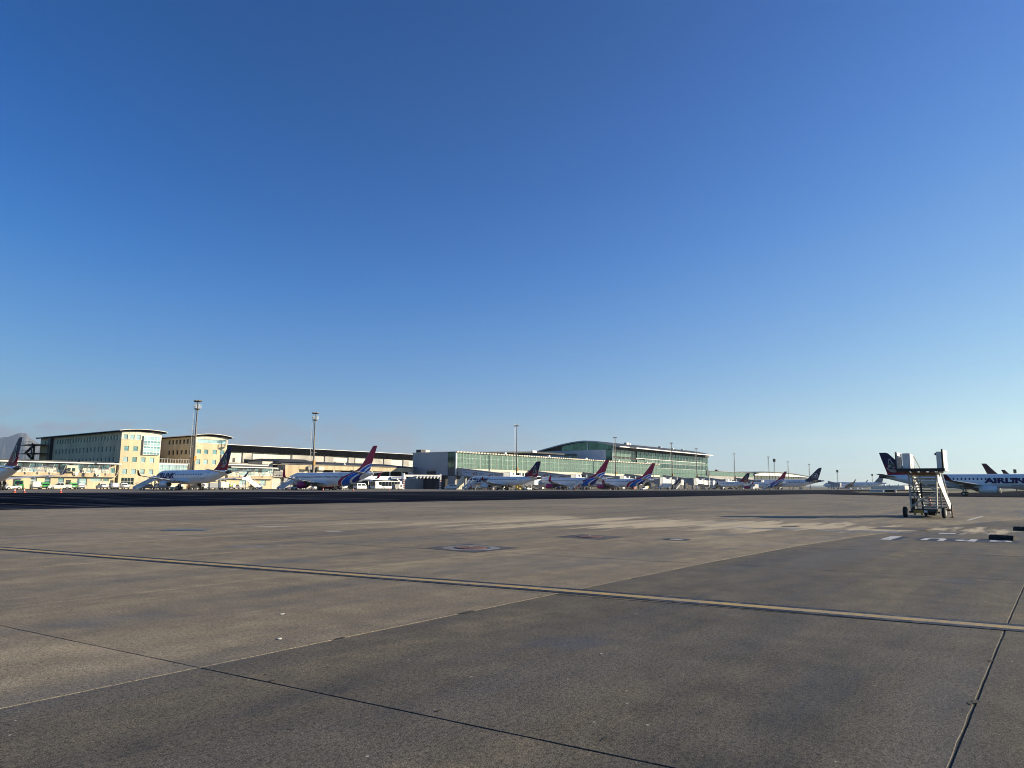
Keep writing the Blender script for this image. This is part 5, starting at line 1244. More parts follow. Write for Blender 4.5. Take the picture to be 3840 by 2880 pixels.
jet_bridge('jet bridge at the far end near the big dark tailed jet', 556, 187, 583, 196, False)
jet_bridge('farthest jet bridge at the wide body grey jet', 842, 196, 884, 208, False)

# ------------------------------------------------------------------ vehicles
def wheel(parent, x, y, r, wd=.22):
    def mk(): 
        mb = MB(); mb.loft([[(math.cos(k * math.pi / 8) * q, a, math.sin(k * math.pi / 8) * q) for k in range(16)] for a, q in ((-wd / 2, r * .8), (-wd * .35, r), (wd * .35, r), (wd / 2, r * .8))]); return mb.mesh('wheel', RUB)
    o = inst('wheel', shared(('vw', r, wd), mk), parent, (x, y, r))
    def mk2():
        mb = MB(); mb.loft([[(math.cos(k * math.pi / 6) * r * .55, a, math.sin(k * math.pi / 6) * r * .55) for k in range(12)] for a in (-wd / 2 - .01, wd / 2 + .01)]); return mb.mesh('rim', RIM)
    inst('rim', shared(('vr', r, wd), mk2), o); return o
VK = { # length, width, lower body (x, z) outline, cabin (x bottom rear, x bottom front, x top rear, x top front, z bottom, z top), axles, wheel radius
 'pickup': (5.2, 1.8, [(-2.6, .45), (-2.6, 1.05), (-.9, 1.05), (.95, 1.05), (2.45, .98), (2.6, .8), (2.6, .4), (2.2, .32), (-2.3, .36)], (-.95, 1.25, -.7, .45, 1.03, 1.75), (-1.55, 1.6), .38),
 'van':    (4.9, 1.9, [(-2.45, .35), (-2.45, 1.2), (1.3, 1.2), (2.3, 1.02), (2.45, .8), (2.45, .35), (-2.2, .3)], (-2.44, 1.75, -2.36, .85, 1.15, 1.98), (-1.5, 1.55), .34),
 'minibus':(5.2, 1.9, [(-2.6, .35), (-2.6, 1.25), (2.0, 1.2), (2.6, .95), (2.6, .35), (-2.4, .3)], (-2.58, 2.45, -2.45, 1.65, 1.2, 2.2), (-1.6, 1.75), .34),
 'hatch':  (4.0, 1.7, [(-2.0, .4), (-2.0, .92), (.8, .95), (1.85, .82), (2.0, .6), (2.0, .3), (-1.8, .28)], (-1.95, 1.0, -1.55, .25, .9, 1.48), (-1.25, 1.25), .3),
 'suv':    (4.7, 1.85, [(-2.35, .45), (-2.35, 1.05), (1.0, 1.08), (2.2, .98), (2.35, .7), (2.35, .4), (-2.1, .35)], (-2.3, 1.2, -1.95, .5, 1.03, 1.75), (-1.45, 1.45), .36),
}
def vehicle(kind, label, cat, u, v, rz, paint, group=None, canopy=None, rear=None):
    L_, W_, low, cb, ax, wr = VK[kind]
    T = thing({'pickup': 'pickup_truck', 'van': 'panel_van', 'minibus': 'minibus', 'hatch': 'hatchback_car', 'suv': 'estate_car'}[kind], label, cat, (u, v, 0), rz, group)
    def mkb():
        mb = MB(); h_ = W_ / 2
        mb.loft([[(x * (.985 if abs(y) == h_ else 1), y, z + (0.04 if abs(y) == h_ and z < .5 else 0)) for x, z in low] for y in (-h_, -h_ + .08, h_ - .08, h_)])
        rb, fb, rt, ft, z0, z1 = cb; i = .14
        mb.loft([[(rb, -h_ + .05, z0), (fb, -h_ + .05, z0), (fb, h_ - .05, z0), (rb, h_ - .05, z0)], [(rt, -h_ + i, z1 - .06), (ft, -h_ + i, z1 - .06), (ft, h_ - i, z1 - .06), (rt, h_ - i, z1 - .06)], [(rt + .12, -h_ + i + .1, z1), (ft - .12, -h_ + i + .1, z1), (ft - .12, h_ - i - .1, z1), (rt + .12, h_ - i - .1, z1)]])
        if kind == 'pickup' and not canopy: mb.box(-2.58, -.98, -h_ + .03, -h_ + .1, 1.04, 1.22); mb.box(-2.58, -.98, h_ - .1, h_ - .03, 1.04, 1.22); mb.box(-2.6, -2.5, -h_ + .05, h_ - .05, 1.04, 1.2)
        return mb.mesh('body', paint)
    inst('body', shared(('vb', kind, paint.name, canopy), mkb), T)
    rb, fb, rt, ft, z0, z1 = cb; h_ = W_ / 2; i = .14; up_ = z1 - .1
    def lerp(a, b_, q): return a + (b_ - a) * q
    for s in (-1, 1):
        def mks(s=s):
            y0, y1 = s * (h_ - .04), s * (h_ - i + .0); q0, q1 = .12, .86; mb = MB()
            P = lambda xf, q: (lerp(lerp(rb, rt, q), lerp(fb, ft, q), xf), lerp(y0, y1, q) + s * .012, lerp(z0, up_, q))
            for a, b_ in ((.05, .46), (.5, .95)): mb.quad(P(a, q0), P(b_, q0), P(b_ - .02, q1), P(a + .01, q1))
            return mb.mesh('side_window', G_CAR)
        inst('side_window', shared(('vs', kind, s), mks), T)
    def mkw(f):
        mb = MB(); xb, xt = (fb, ft) if f else (rb, rt); sg_ = 1 if f else -1
        mb.quad((lerp(xb, xt, .1) + sg_ * .012, -h_ + .14, lerp(z0, up_, .1)), (lerp(xb, xt, .1) + sg_ * .012, h_ - .14, lerp(z0, up_, .1)), (lerp(xb, xt, .92) + sg_ * .012, h_ - .22, lerp(z0, up_, .92)), (lerp(xb, xt, .92) + sg_ * .012, -h_ + .22, lerp(z0, up_, .92)))
        return mb.mesh('windscreen' if f else 'rear_window', G_CAR)
    inst('windscreen', shared(('vf', kind), lambda: mkw(1)), T)
    if rear is None: inst('rear_window', shared(('vrw', kind), lambda: mkw(0)), T)
    if canopy: MB().loft([[(-2.56, -h_ + .05, 1.03), (-1.0, -h_ + .05, 1.03), (-1.0, h_ - .05, 1.03), (-2.56, h_ - .05, 1.03)], [(-2.4, -h_ + .16, 1.7), (-1.0, -h_ + .16, 1.72), (-1.0, h_ - .16, 1.72), (-2.4, h_ - .16, 1.7)]]).build('canopy', paint, T)
    for x in ax:
        for s in (-1, 1): wheel(T, x, s * (h_ - .1), wr)
    def mkl(x, m_, z): return MB().box(x - .03, x + .03, -.14, .14, z, z + .16).mesh('lamp', m_)
    for s in (-1, 1):
        inst('headlight', shared(('hl', kind), lambda: mkl(L_ / 2 - .03, WFRAME, .62)), T, (0, s * (h_ - .3), 0)); inst('tail_light', shared(('tl', kind), lambda: mkl(-L_ / 2, REDP, .72)), T, (0, s * (h_ - .2), 0))
    box('bumper', BLACK, T, -L_ / 2 - .06, -L_ / 2 + .02, -h_ + .1, h_ - .1, .38, .56)
    MB().box(-L_ / 2 - .03, -L_ / 2 - .005, -.26, .26, .6, .72).build('number_plate', WFRAME, T)
    return T
GREENP = M('bright_green_paint', (0.05, 0.34, 0.08), 0.4); DGREY = M('dark_grey_paint', (0.05, 0.05, 0.055), 0.35)
CP = 'cars parked nose in at the terminal'
vehicle('minibus', 'dark green minibus nearest the left jet tail', 'van', 67.5, 207, R(70), GREENP, CP)
vehicle('van', 'white windowless panel van among the green vans', 'van', 70.6, 205.5, R(78), WHITE2, CP, rear=1)
vehicle('suv', 'bright green people carrier right of the white panel van', 'car', 73.6, 208.5, R(80), GREENP, CP)
vehicle('pickup', 'white pickup parked sideways by the green cars', 'pickup truck', 75.6, 204.0, R(165), WHITE2, CP)
vehicle('suv', 'green estate car parked beside the white hatchback', 'car', 80.6, 211, R(92), GREENP, CP)
vehicle('hatch', 'white hatchback parked right of the green estate', 'car', 83.3, 212, R(88), WHITE2, CP)
vehicle('pickup', 'white pickup with its tailgate in sun, left of three under the wall unit', 'pickup truck', 89.2, 212, R(84), WHITE2, CP)
vehicle('pickup', 'white pickup with its tailgate in sun, middle of three under the wall unit', 'pickup truck', 92.0, 212, R(84), WHITE2, CP, canopy=True)
vehicle('pickup', 'white pickup with its tailgate in sun, right of three by the block corner', 'pickup truck', 94.9, 212, R(84), WHITE2, CP)
vehicle('hatch', 'dark car beside the steps of the second jet', 'car', 99.8, 209, R(150), DGREY, CP)
vehicle('pickup', 'white pickup under the second jet tail', 'pickup truck', 109.2, 196, R(170), WHITE2)
vehicle('pickup', 'white canopied pickup parked behind the second jet tail, left one', 'pickup truck', 127.6, 212, R(86), WHITE2, CP, canopy=True)
vehicle('hatch', 'white car parked behind the second jet tail, right one', 'car', 131.0, 212, R(86), WHITE2, CP)
vehicle('minibus', 'white minibus standing in sun below the swept fin', 'van', 168.0, 196, R(8), WHITE2)
vehicle('van', 'white van with open back beside the striped post', 'van', 219.6, 200, R(160), WHITE2)
vehicle('hatch', 'white car between the second crimson jet and the boarding jet', 'car', 286, 201, R(20), WHITE2)
for k, (u, v, lb) in enumerate(((826, 180, 'far parked car, left of three before the wide body jet'), (850, 178, 'far parked car, middle of three before the wide body jet'), (872, 178, 'far parked car, right of three before the wide body jet'))):
    vehicle('suv', lb, 'car', u, v, R(60), WHITE2, 'far cars')

# boarding stairs as used at the aircraft
def air_stairs(label, u, v, rz, h=2.7, run=4.4, mat=WHITE2, group='boarding stairs at the jets', roof=False):
    """x: up the flight; origin below the upper landing's outer edge"""
    T = thing('boarding_stairs', label, 'boarding stairs', (u, v, 0), rz, group)
    box('landing', mat, T, -1.6, 0, -1.0, 1.0, h - .15, h)
    for s in (-1, 1):
        MB().prism([(-1.6 - run, .25), (-1.6 - run + .5, .12), (-1.5, h - .3), (-1.5, h + .25), (-1.8, h + .35), (-1.6 - run, .8)], lambda p, q, t: (p, t, q), s * .95, s * 1.02).build('side_panel', mat, T)
        MB().bar((-1.6 - run, s * .98, 1.25), (-1.6, s * .98, h + 1.05), .07).build('handrail', STEEL, T)
        MB().bar((-1.6, s * .98, h + 1.0), (0, s * .98, h + 1.0), .07).build('handrail', STEEL, T)
        box('landing_side', mat, T, -1.5, -.1, s * .95 - .03, s * .95 + .03, h + .05, h + 1.0)
        for q in (.2, .5, .8): MB().bar((-1.6 - run * (1 - q), s * .98, .3 + (h - .3) * q), (-1.6 - run * (1 - q), s * .98, 1.25 + (h - .2) * q), .05).build('baluster', STEEL, T)
    n = 13; tm = MB()
    for k in range(n): box('tread', mat, T, -1.6 - run + run * k / n, -1.6 - run + run * k / n + .3, -.93, .93, h * (k + 1) / (n + 1) - .04, h * (k + 1) / (n + 1))
    for x in (-.4, -1.4):
        for s in (-1, 1): MB().bar((x, s * .85, .45), (x, s * .85, h - .15), .12).build('leg', STEEL, T)
    MB().bar((-.4, -.85, .6), (-1.4, -.85, h - .3), .08).build('brace', STEEL, T); box('chassis', DSTEEL, T, -4.6, -.1, -.85, .85, .42, .62)
    for x in (-.5, -4.0):
        for s in (-1, 1): wheel(T, x, s * .9, .32)
    if roof:
        box('canopy', DSTEEL, T, -2.0, .2, -1.05, 1.05, h + 2.1, h + 2.2)
        MB().hexa([(-1.7 - run, -1.05, 2.6), (-1.9, -1.05, h + 2.1), (-1.9, 1.05, h + 2.1), (-1.7 - run, 1.05, 2.6), (-1.7 - run, -1.05, 2.72), (-1.9, -1.05, h + 2.22), (-1.9, 1.05, h + 2.22), (-1.7 - run, 1.05, 2.72)]).build('flight_canopy', DSTEEL, T)
        for k in range(5):
            q = k / 4; x = -1.7 - run + run * q; MB().bar((x, -1.0, .4 + (h - .3) * q), (x, -1.0, 2.6 + (h - .5) * q), .09).build('canopy_post', DSTEEL, T)
    return T
air_stairs('white boarding stairs at the nose of the second jet', 92.6, 187.4, R(0))
air_stairs('free standing white boarding stairs behind the second jet tail', 120.6, 193, R(180), 2.9, 4.3)
air_stairs('white boarding stairs at the nose of the nearest swept jet', 133.0, 184.5, R(0))
air_stairs('white boarding stairs at the nose of the jet by the pier', 212.2, 181.0, R(0))
air_stairs('white rear steps with boarding passengers at the second swept jet', 257.2, 159.5, R(-60), 2.8, 4.2)
air_stairs('grey boarding stairs parked alone, left of two near the idle bridge', 393.5, 190, R(0), 3.6, 8.5, GREYCLAD)
air_stairs('covered dark boarding stairs, right of two near the idle bridge', 397, 178, R(0), 4.2, 8.0, GREYCLAD, roof=True)
air_stairs('rear steps at the distant swept jet', 503.0, 160, R(-60), 2.8, 4.2)

# tugs, trolleys, loaders, bus
def tug(label, u, v, rz, mat=WHITE2, group='ground service tugs'):
    T = thing('baggage_tug', label, 'tug', (u, v, 0), rz, group)
    MB().prism([(-1.5, .4), (-1.5, .95), (-.2, .95), (0, .8), (1.4, .8), (1.55, .6), (1.55, .35)], lambda p, q, t: (p, t, q), -.7, .7).build('body', mat, T)
    box('seat', BLACK, T, -.9, -.4, -.55, .55, .95, 1.15); box('backrest', BLACK, T, -1.0, -.88, -.55, .55, 1.1, 1.55)
    MB().bar((.1, .3, .8), (-.1, .3, 1.3), .05).build('steering_column', DSTEEL, T)
    for x in (-1.0, 1.0):
        for s in (-1, 1): wheel(T, x, s * .65, .34)
    return T
def trolley(label, u, v, rz, mat, box_h=1.3, group='service trolleys'):
    T = thing('service_trolley', label, 'trolley', (u, v, 0), rz, group)
    box('bed', DSTEEL, T, -1.2, 1.2, -.7, .7, .45, .6); box('load_box', mat, T, -1.1, 1.1, -.65, .65, .6, .6 + box_h)
    MB().bar((1.2, 0, .5), (2.0, 0, .35), .07).build('drawbar', STEEL, T)
    for x in (-.8, .8):
        for s in (-1, 1): wheel(T, x, s * .6, .25)
    return T
def loader(label, u, v, rz, mat):
    T = thing('belt_loader', label, 'belt loader', (u, v, 0), rz, 'belt loaders')
    MB().prism([(-2.4, .4), (-2.4, .9), (2.2, .9), (2.4, .7), (2.4, .4)], lambda p, q, t: (p, t, q), -.9, .9).build('body', mat, T)
    MB().bar((-3.0, .2, .9), (3.6, .2, 2.6), .8, .25).build('conveyor', mat, T); MB().bar((-2.8, .2, 1.1), (3.4, .2, 2.75), .6, .08).build('belt', BLACK, T)
    for s in (-.25, .65): MB().bar((-2.8, s, 1.4), (3.4, s, 3.1), .05).build('rail', mat, T)
    box('cab', mat, T, .6, 1.6, -.85, -.25, .9, 1.9); box('cab_window', G_CAR, T, .65, 1.55, -.88, -.85, 1.2, 1.8)
    for x in (-1.5, 1.5):
        for s in (-1, 1): wheel(T, x, s * .85, .36)
    return T
def lift_truck(label, u, v, rz, boxm, h0=1.3, hh=2.2):
    T = thing('catering_truck', label, 'truck', (u, v, 0), rz, 'high lift trucks')
    box('chassis', DSTEEL, T, -3.2, 3.2, -1.0, 1.0, .55, .8)
    MB().prism([(1.7, .5), (1.7, 2.3), (2.6, 2.3), (3.3, 1.5), (3.3, .5)], lambda p, q, t: (p, t, q), -1.05, 1.05).build('cab', WHITE2, T)
    box('windscreen', G_CAR, T, 2.75, 2.95, -.9, .9, 1.55, 2.0); box('load_box', boxm, T, -3.3, 1.5, -1.2, 1.2, h0, h0 + hh)
    for s in (-1, 1): MB().bar((-2.4, s * .8, .8), (.8, s * .8, h0), .15).build('lift_arm', STEEL, T); MB().bar((.8, s * .7, .8), (-2.4, s * .7, h0), .15).build('lift_arm', STEEL, T)
    for x in (-1.9, 2.2):
        for s in (-1, 1): wheel(T, x, s * .95, .48, .3)
    return T
tug('white baggage tug by the left jet with an orange cone before it', 60.6, 189.5, R(180)); trolley('white trolley loaded behind the left baggage tug', 56.0, 191, R(175), WHITE2, .7)
trolley('grey box trolley behind the white pickup', 109.4, 190, R(170), GREYCLAD); trolley('white framed trolley right of the grey box trolley', 112.8, 190, R(170), WHITE2, 1.6)
tug('white tug under the nose stairs of the second jet', 94.5, 181.5, R(200)); trolley('orange trolley seen under the second jet belly', 103.0, 189, R(10), M('orange_load', (0.55, 0.2, 0.05), .6), .9)
trolley('pale crates trolley behind the second jet engine', 97.8, 190, R(10), CREAM, .8)
tug('white tug beside the nearest swept jet nose stairs', 131.2, 183.5, R(190)); trolley('cream ground power unit under the nearest swept jet nose', 141.0, 194, R(0), CREAM, 1.0); tug('small tug behind the magenta engine', 144.2, 190, R(20))
trolley('white box trolley beside the nearest swept jet tail gear', 143.0, 174.5, R(0), WHITE2, .9); trolley('dark red bowser under the nearest swept jet belly', 141.5, 177.5, R(5), REDP, 1.0); trolley('second dark red bowser under the nearest swept jet belly', 138.6, 179.5, R(5), REDP, 1.0)
loader('yellow belt loader at the tail of the jet by the pier', 217.2, 163, R(200), YELP); lift_truck('white high lift truck behind the jet by the pier', 221.8, 161.5, R(90), WHITE2, 2.0, 2.0); tug('white and yellow tug before the yellow belt loader', 216.2, 158.0, R(0))
trolley('red trolley under the nose of the jet by the pier', 222.0, 191, R(0), REDP, 1.1); trolley('white trolley behind the red trolley', 226.0, 190, R(0), WHITE2, .6); loader('dark belt loader under the jet by the pier', 220.6, 170.5, R(190), DSTEEL)
tug('tug under the tail of the third swept jet', 312.5, 160, R(180)); trolley('white trolley beside the third swept jet tail', 317, 161, R(180), WHITE2, 1.2); trolley('dark trolley under the third swept jet', 308.8, 163, R(180), REDP, .8)
for k, (u, v, mt, lb) in enumerate(((340, 186, WHITE2, 'white trolley, leftmost of the row beyond the third swept jet'), (347, 187, CREAM, 'cream trolley in the row beyond the third swept jet'), (356, 188, WHITE2, 'white trolley in the row left of the grey stairs'), (368, 186, YELP, 'yellow trolley in the row left of the grey stairs'), (431, 183, WHITE2, 'white trolley under the far jet bridge'), (444, 184, CREAM, 'cream trolley at the nose of the distant crimson finned jet'), (470, 181, WHITE2, 'white trolley under the distant crimson finned jet'), (493, 178, YELP, 'yellow trolley between the two distant jets'), (522, 176, CREAM, 'cream trolley beyond the distant swept jet'), (534, 178, WHITE2, 'white trolley before the big dark tailed jet'), (612, 176, WHITE2, 'white trolley under the dark tail'), (640, 178, CREAM, 'cream trolley right of the dark tail'))):
    trolley(lb, u, v, R(20 * (k % 3)), mt, 1.5)
lift_truck('grey box lift truck at the tail of the distant crimson finned jet', 470.5, 160, R(170), GREYCLAD, 1.0, 2.6); lift_truck('white lift truck beside the idle bridge', 374, 178, R(120), WHITE2); lift_truck('white lift truck behind the distant swept jet', 528, 186, R(150), WHITE2)
lift_truck('white lift truck under the big dark tailed jet', 604, 186, R(160), WHITE2, 1.4)

for (u, v, mt, lb) in ((98.5, 196, CREAM, 'cream crate trolley left of the second jet engine'), (101.5, 194, WHITE2, 'white crate trolley behind the second jet engine'), (106.0, 193, GREYCLAD, 'grey trolley under the second jet belly'), (115.5, 195, WHITE2, 'tall white trolley behind the second jet tail cone'), (146.8, 199, WHITE2, 'white trolley behind the nearest swept jet belly'), (149.5, 201, CREAM, 'cream trolley behind the nearest swept jet tail'), (61.5, 199, GREYCLAD, 'grey trolley behind the left baggage tug'), (230.5, 188, YELP, 'yellow trolley behind the jet by the pier'), (237, 186, WHITE2, 'white trolley between the pier jet and its neighbour')):
    trolley(lb, u, v, rr.uniform(-.4, .4), mt, rr.uniform(.7, 1.5))
vehicle('pickup', 'white pickup parked behind the pale crate trolleys', 'pickup truck', 104.6, 211, R(88), WHITE2, CP)
vehicle('van', 'white van parked in the yard left of the free standing steps', 'van', 117.2, 211.5, R(95), WHITE2, CP, rear=1)
vehicle('suv', 'dark car parked at the yellow wing behind the free standing steps', 'car', 137.4, 213, R(90), DGREY, CP)
BS = thing('apron_bus', 'low white and black apron bus under the arrivals canopy', 'bus', (189.0, 205.5, 0), R(0))
MB().prism([(-6.8, .35), (-6.8, 2.9), (-6.6, 3.05), (6.6, 3.05), (6.85, 2.8), (6.85, .35)], lambda p, q, t: (p, t, q), -1.5, 1.5).build('body', WHITE2, BS)
for k in range(7): box('side_window', G_CAR, BS, -5.2 + k * 1.65, -3.65 + k * 1.65, -1.53, -1.5, 1.15, 2.85)
MB().prism([(-6.7, .45), (-6.7, 2.2), (-3.4, 1.3), (-3.4, .45)], lambda p, q, t: (p, t, q), -1.545, -1.53).build('side_stripe', WHITE2, BS)
box('rear_window', G_CAR, BS, -6.83, -6.8, -1.3, 1.3, 1.3, 2.8); box('windscreen', G_CAR, BS, 6.85, 6.88, -1.35, 1.35, 1.2, 2.8); box('roof_unit', GREYWALL, BS, -3, 1, -1.1, 1.1, 3.05, 3.3)
for x in (-2.6, 4.2):
    for s in (-1, 1): wheel(BS, x, s * 1.4, .5, .3)
BL = thing('air_start_unit', 'white service unit with bent hose arm before the bus', 'ground unit', (181.2, 191, 0), R(0))
box('body', WHITE2, BL, .2, 2.0, -.8, .8, .4, 2.0); box('rear_box', GREYWALL, BL, -2.0, .2, -.8, .8, .4, 1.9); MB().bar((1.3, 0, 2.0), (1.1, 0, 3.0), .35).build('arm', WHITE2, BL); MB().bar((1.1, 0, 2.9), (-.6, 0, 3.9), .3).build('arm', WHITE2, BL); box('grille', DSTEEL, BL, .6, 1.6, -.83, -.8, .8, 1.7)
for x in (-1.4, 1.3):
    for s in (-1, 1): wheel(BL, x, s * .75, .32)

# cones
def cone(label, u, v, h=.75, stripes=True, group='orange traffic cones'):
    T = thing('traffic_cone', label, 'traffic cone', (u, v, 0), random.uniform(0, 1), group); k = h / .75
    box('base', ORANGE, T, -.2 * k, .2 * k, -.2 * k, .2 * k, 0.001, .05 * k)
    MB().loft(lathe([(.05 * k, .15 * k), (h, .035 * k)], 12, 'z')).build('body', ORANGE, T, True)
    if stripes:
        for z in (.36, .56): MB().loft(lathe([(z * h, .006 + .15 * k - .115 * k * z), ((z + .11) * h, .006 + .15 * k - .115 * k * (z + .11))], 12, 'z'), False).build('white_band', WFRAME, T, True)
    return T
for (u, v, lb) in ((44.6, 138.5, 'orange cone at far left, left of two by the tug'), (47.0, 141.5, 'orange cone at far left, right of two by the tug'), (50.6, 136.0, 'lone orange cone below the white pickup'), (122.4, 178, 'cone at the nose stairs of the nearest swept jet'), (121.7, 172, 'pale cone in front of the nearest swept jet nose'), (124.6, 160.5, 'cone by the main wheels of the nearest swept jet'), (133.0, 158, 'cone below the swept fin'), (152.9, 165, 'cone below the air start unit'), (200, 165, 'cone before the jet by the pier'), (236, 150, 'cone left of the boarding queue'), (290, 163, 'cone under the third swept jet engine'), (268, 41.5, 'cone on the verge right of the barrier under the taxiing tail'), (302, 50, 'cone beside the white barrier under the taxiing tail')):
    cone(lb, u, v, .8)
cone('tall banded cone seen through the mobile stairs', 67.7, 8.7, 1.05)
# verge items
for k, (u, v, lb) in enumerate(((336, 63.5, 'grey concrete block on the verge, left end'), (332, 60.8, 'grey concrete block on the verge, right of the first'))):
    MBo = MB().prism([(-.5, 0), (.5, 0), (.35, .9), (-.35, .9)], lambda p, q, t: (p, t, q), -1.6, 1.6).build('barrier_block', GREYCLAD); MBo.location = (u, v, 0); tag(MBo, lb, 'barrier', 'verge barriers')
hb = thing('hoarding', 'dark hoarding between white end posts on the verge', 'hoarding', (306, 52.2, 0), R(0)); box('panel', M('dark_olive_panel', (0.03, 0.035, 0.02), .8), hb, -.1, .1, -1.7, 1.7, .1, 1.0)
for v in (-1.9, 1.9): box('end_post', WFRAME, hb, -.2, .2, v - .2, v + .2, 0, 1.1)
bd = thing('bollard_sign', 'pale yellow marker box under the taxiing jet engine', 'sign', (296, 21.5, 0), 0); box('panel', YELP, bd, -.15, .15, -1.2, 1.2, .1, 1.2); box('end_cap', CREAM, bd, -.2, .2, -2.2, -1.25, 0, 1.9)
fn = thing('far_fence', 'low wire fence along the far side of the airfield', 'fence')
for k in range(26): box('post', GREYWALL, fn, 600, 600.12, -40 + k * 6, -39.88 + k * 6, 0, 2.4)
for z in (.8, 1.6, 2.3): MB().bar((600, -40, z), (600, 110, z), .06).build('rail', GREYWALL, fn)

# ------------------------------------------------------------------ people
def person_mesh(name, mat, stride=0.0, arm=0.0):
    """one continuous skinned body, 1.72 m"""
    vs = {'pel': (0, 0, .95), 'wst': (0, 0, 1.12), 'chs': (0, 0, 1.36), 'nck': (0, 0, 1.48), 'hd0': (0.01, 0, 1.56), 'hd1': (0.015, 0, 1.66)}
    ed = [('pel', 'wst'), ('wst', 'chs'), ('chs', 'nck'), ('nck', 'hd0'), ('hd0', 'hd1')]; rd = dict(pel=(.13, .16), wst=(.11, .14), chs=(.12, .17), nck=(.055, .06), hd0=(.085, .08), hd1=(.09, .08))
    for s, n_ in ((1, 'l'), (-1, 'r')):
        f = stride * s
        vs[n_ + 'hp'] = (0, .09 * s, .88); vs[n_ + 'kn'] = (f * .5 + .02, .1 * s, .48); vs[n_ + 'an'] = (f - .03, .1 * s, .08); vs[n_ + 'to'] = (f + .12, .11 * s, .035)
        vs[n_ + 'sh'] = (0, .18 * s, 1.40); vs[n_ + 'el'] = (-f * .3 - .02, .23 * s, 1.12); vs[n_ + 'ha'] = (-f * .5 + .08 + arm, .22 * s, .88 + arm * .6)
        ed += [('pel', n_ + 'hp'), (n_ + 'hp', n_ + 'kn'), (n_ + 'kn', n_ + 'an'), (n_ + 'an', n_ + 'to'), ('chs', n_ + 'sh'), (n_ + 'sh', n_ + 'el'), (n_ + 'el', n_ + 'ha')]
        rd.update({n_ + 'hp': (.09, .09), n_ + 'kn': (.06, .06), n_ + 'an': (.045, .045), n_ + 'to': (.035, .045), n_ + 'sh': (.06, .06), n_ + 'el': (.045, .045), n_ + 'ha': (.04, .035)})
    K_ = list(vs); me = bpy.data.meshes.new(name); me.from_pydata([vs[k] for k in K_], [(K_.index(a), K_.index(b_)) for a, b_ in ed], [])
    o = bpy.data.objects.new(name, me); COL.objects.link(o); md = o.modifiers.new('skin', 'SKIN'); o.modifiers.new('sub', 'SUBSURF').levels = 1
    for k, d in zip(K_, me.skin_vertices[0].data): d.radius = rd[k]; d.use_root = (k == 'pel')
    bpy.context.view_layer.update(); res = bpy.data.meshes.new_from_object(o.evaluated_get(bpy.context.evaluated_depsgraph_get()))
    bpy.data.objects.remove(o); res.materials.clear(); res.materials.append(mat)
    res.polygons.foreach_set('use_smooth', [True] * len(res.polygons)); res.name = name
    return res
def clothes(name, top, legs, skin=(0.25, 0.15, 0.10), hair=(0.02, 0.015, 0.012)):
    m, t, b = newmat(name); tc = N(t, 'ShaderNodeTexCoord').outputs['Object']; sx = N(t, 'ShaderNodeSeparateXYZ'); t.links.new(tc, sx.inputs[0])
    r = ramp(t, math_(t, 'MULTIPLY', sx.outputs[2], .5), [(0, (0.02, 0.02, 0.02)), (.05, legs), (.46, top), (.745, skin), (.815, hair)], 'CONSTANT')
    t.links.new(r.outputs[0], b.inputs['Base Color']); b.inputs['Roughness'].default_value = .85
    return m
KINDS = [('dark clothes', clothes('dark_clothes', (0.03, 0.03, 0.04), (0.03, 0.03, 0.05))), ('a white top', clothes('white_top_clothes', (0.6, 0.6, 0.58), (0.05, 0.05, 0.07))), ('a red top', clothes('red_top_clothes', (0.3, 0.04, 0.04), (0.04, 0.04, 0.05))), ('a blue top', clothes('blue_top_clothes', (0.05, 0.10, 0.25), (0.03, 0.03, 0.04))), ('a hi-vis vest', clothes('hi_vis_clothes', (0.5, 0.55, 0.08), (0.02, 0.03, 0.06)))]
PM = [[person_mesh('person', k[1], st, ar) for st, ar in ((0.0, 0.0), (0.22, 0.0), (-0.15, 0.12))] for k in KINDS]
def person(kind, label, u, v, rz, group=None, pose=0):
    return tag(inst('person', PM[kind][pose], None, (u, v, 0), rz), label, 'person', group)
rr = random.Random(21)
for k in range(34):
    kd = rr.choices((0, 1, 2, 3), (5, 3, 1, 2))[0]; q = k / 33
    person(kd, 'passenger in %s waiting in the boarding line' % KINDS[kd][0], 243.0 + 6.5 * rr.random(), 167 - 17 * q + rr.uniform(-1, 1), rr.uniform(0, 6.28), 'boarding line in ' + KINDS[kd][0], rr.randrange(3))
person(4, 'worker in hi-vis vest beside the left baggage tug', 58.2, 188.2, R(200), None, 2)
person(0, 'person in dark clothes behind the left baggage tug', 57.2, 189.0, R(20), None, 0)
for k, (u, v, lb) in enumerate(((113.8, 187.5, 'worker in hi-vis vest by the trolleys, nearer one'), (115.0, 190.5, 'worker in hi-vis vest by the trolleys, farther one'), (223.6, 199.2, 'worker in hi-vis vest by the sloped white wall, left one'), (225.6, 199.0, 'worker in hi-vis vest by the sloped white wall, right one'), (471.5, 156.5, 'crew member in hi-vis vest near the grey box truck'), (172.6, 204, 'worker in hi-vis vest under the arrivals canopy'))):
    person(4, lb, u, v, rr.uniform(0, 6), None, k % 3)
for k, (u, v, kd) in enumerate(((386, 181, 1), (389, 183, 0), (401, 176, 1), (404, 177, 0), (500, 157, 1), (501.5, 155, 0), (507, 156, 3), (499, 154, 2), (612, 168, 1), (616, 170, 0))):
    person(kd, 'person in %s on the far stands' % KINDS[kd][0], u, v, rr.uniform(0, 6), 'people on the far stands in ' + KINDS[kd][0], k % 3)

# ------------------------------------------------------------------ mobile stairs in the right foreground
S = thing('mobile_stairs', 'tall mobile passenger stairs with white panels standing alone at right', 'boarding stairs', (48.3, 6.5, 0), R(-91.5)); S.scale = (0.83, 1, 1)
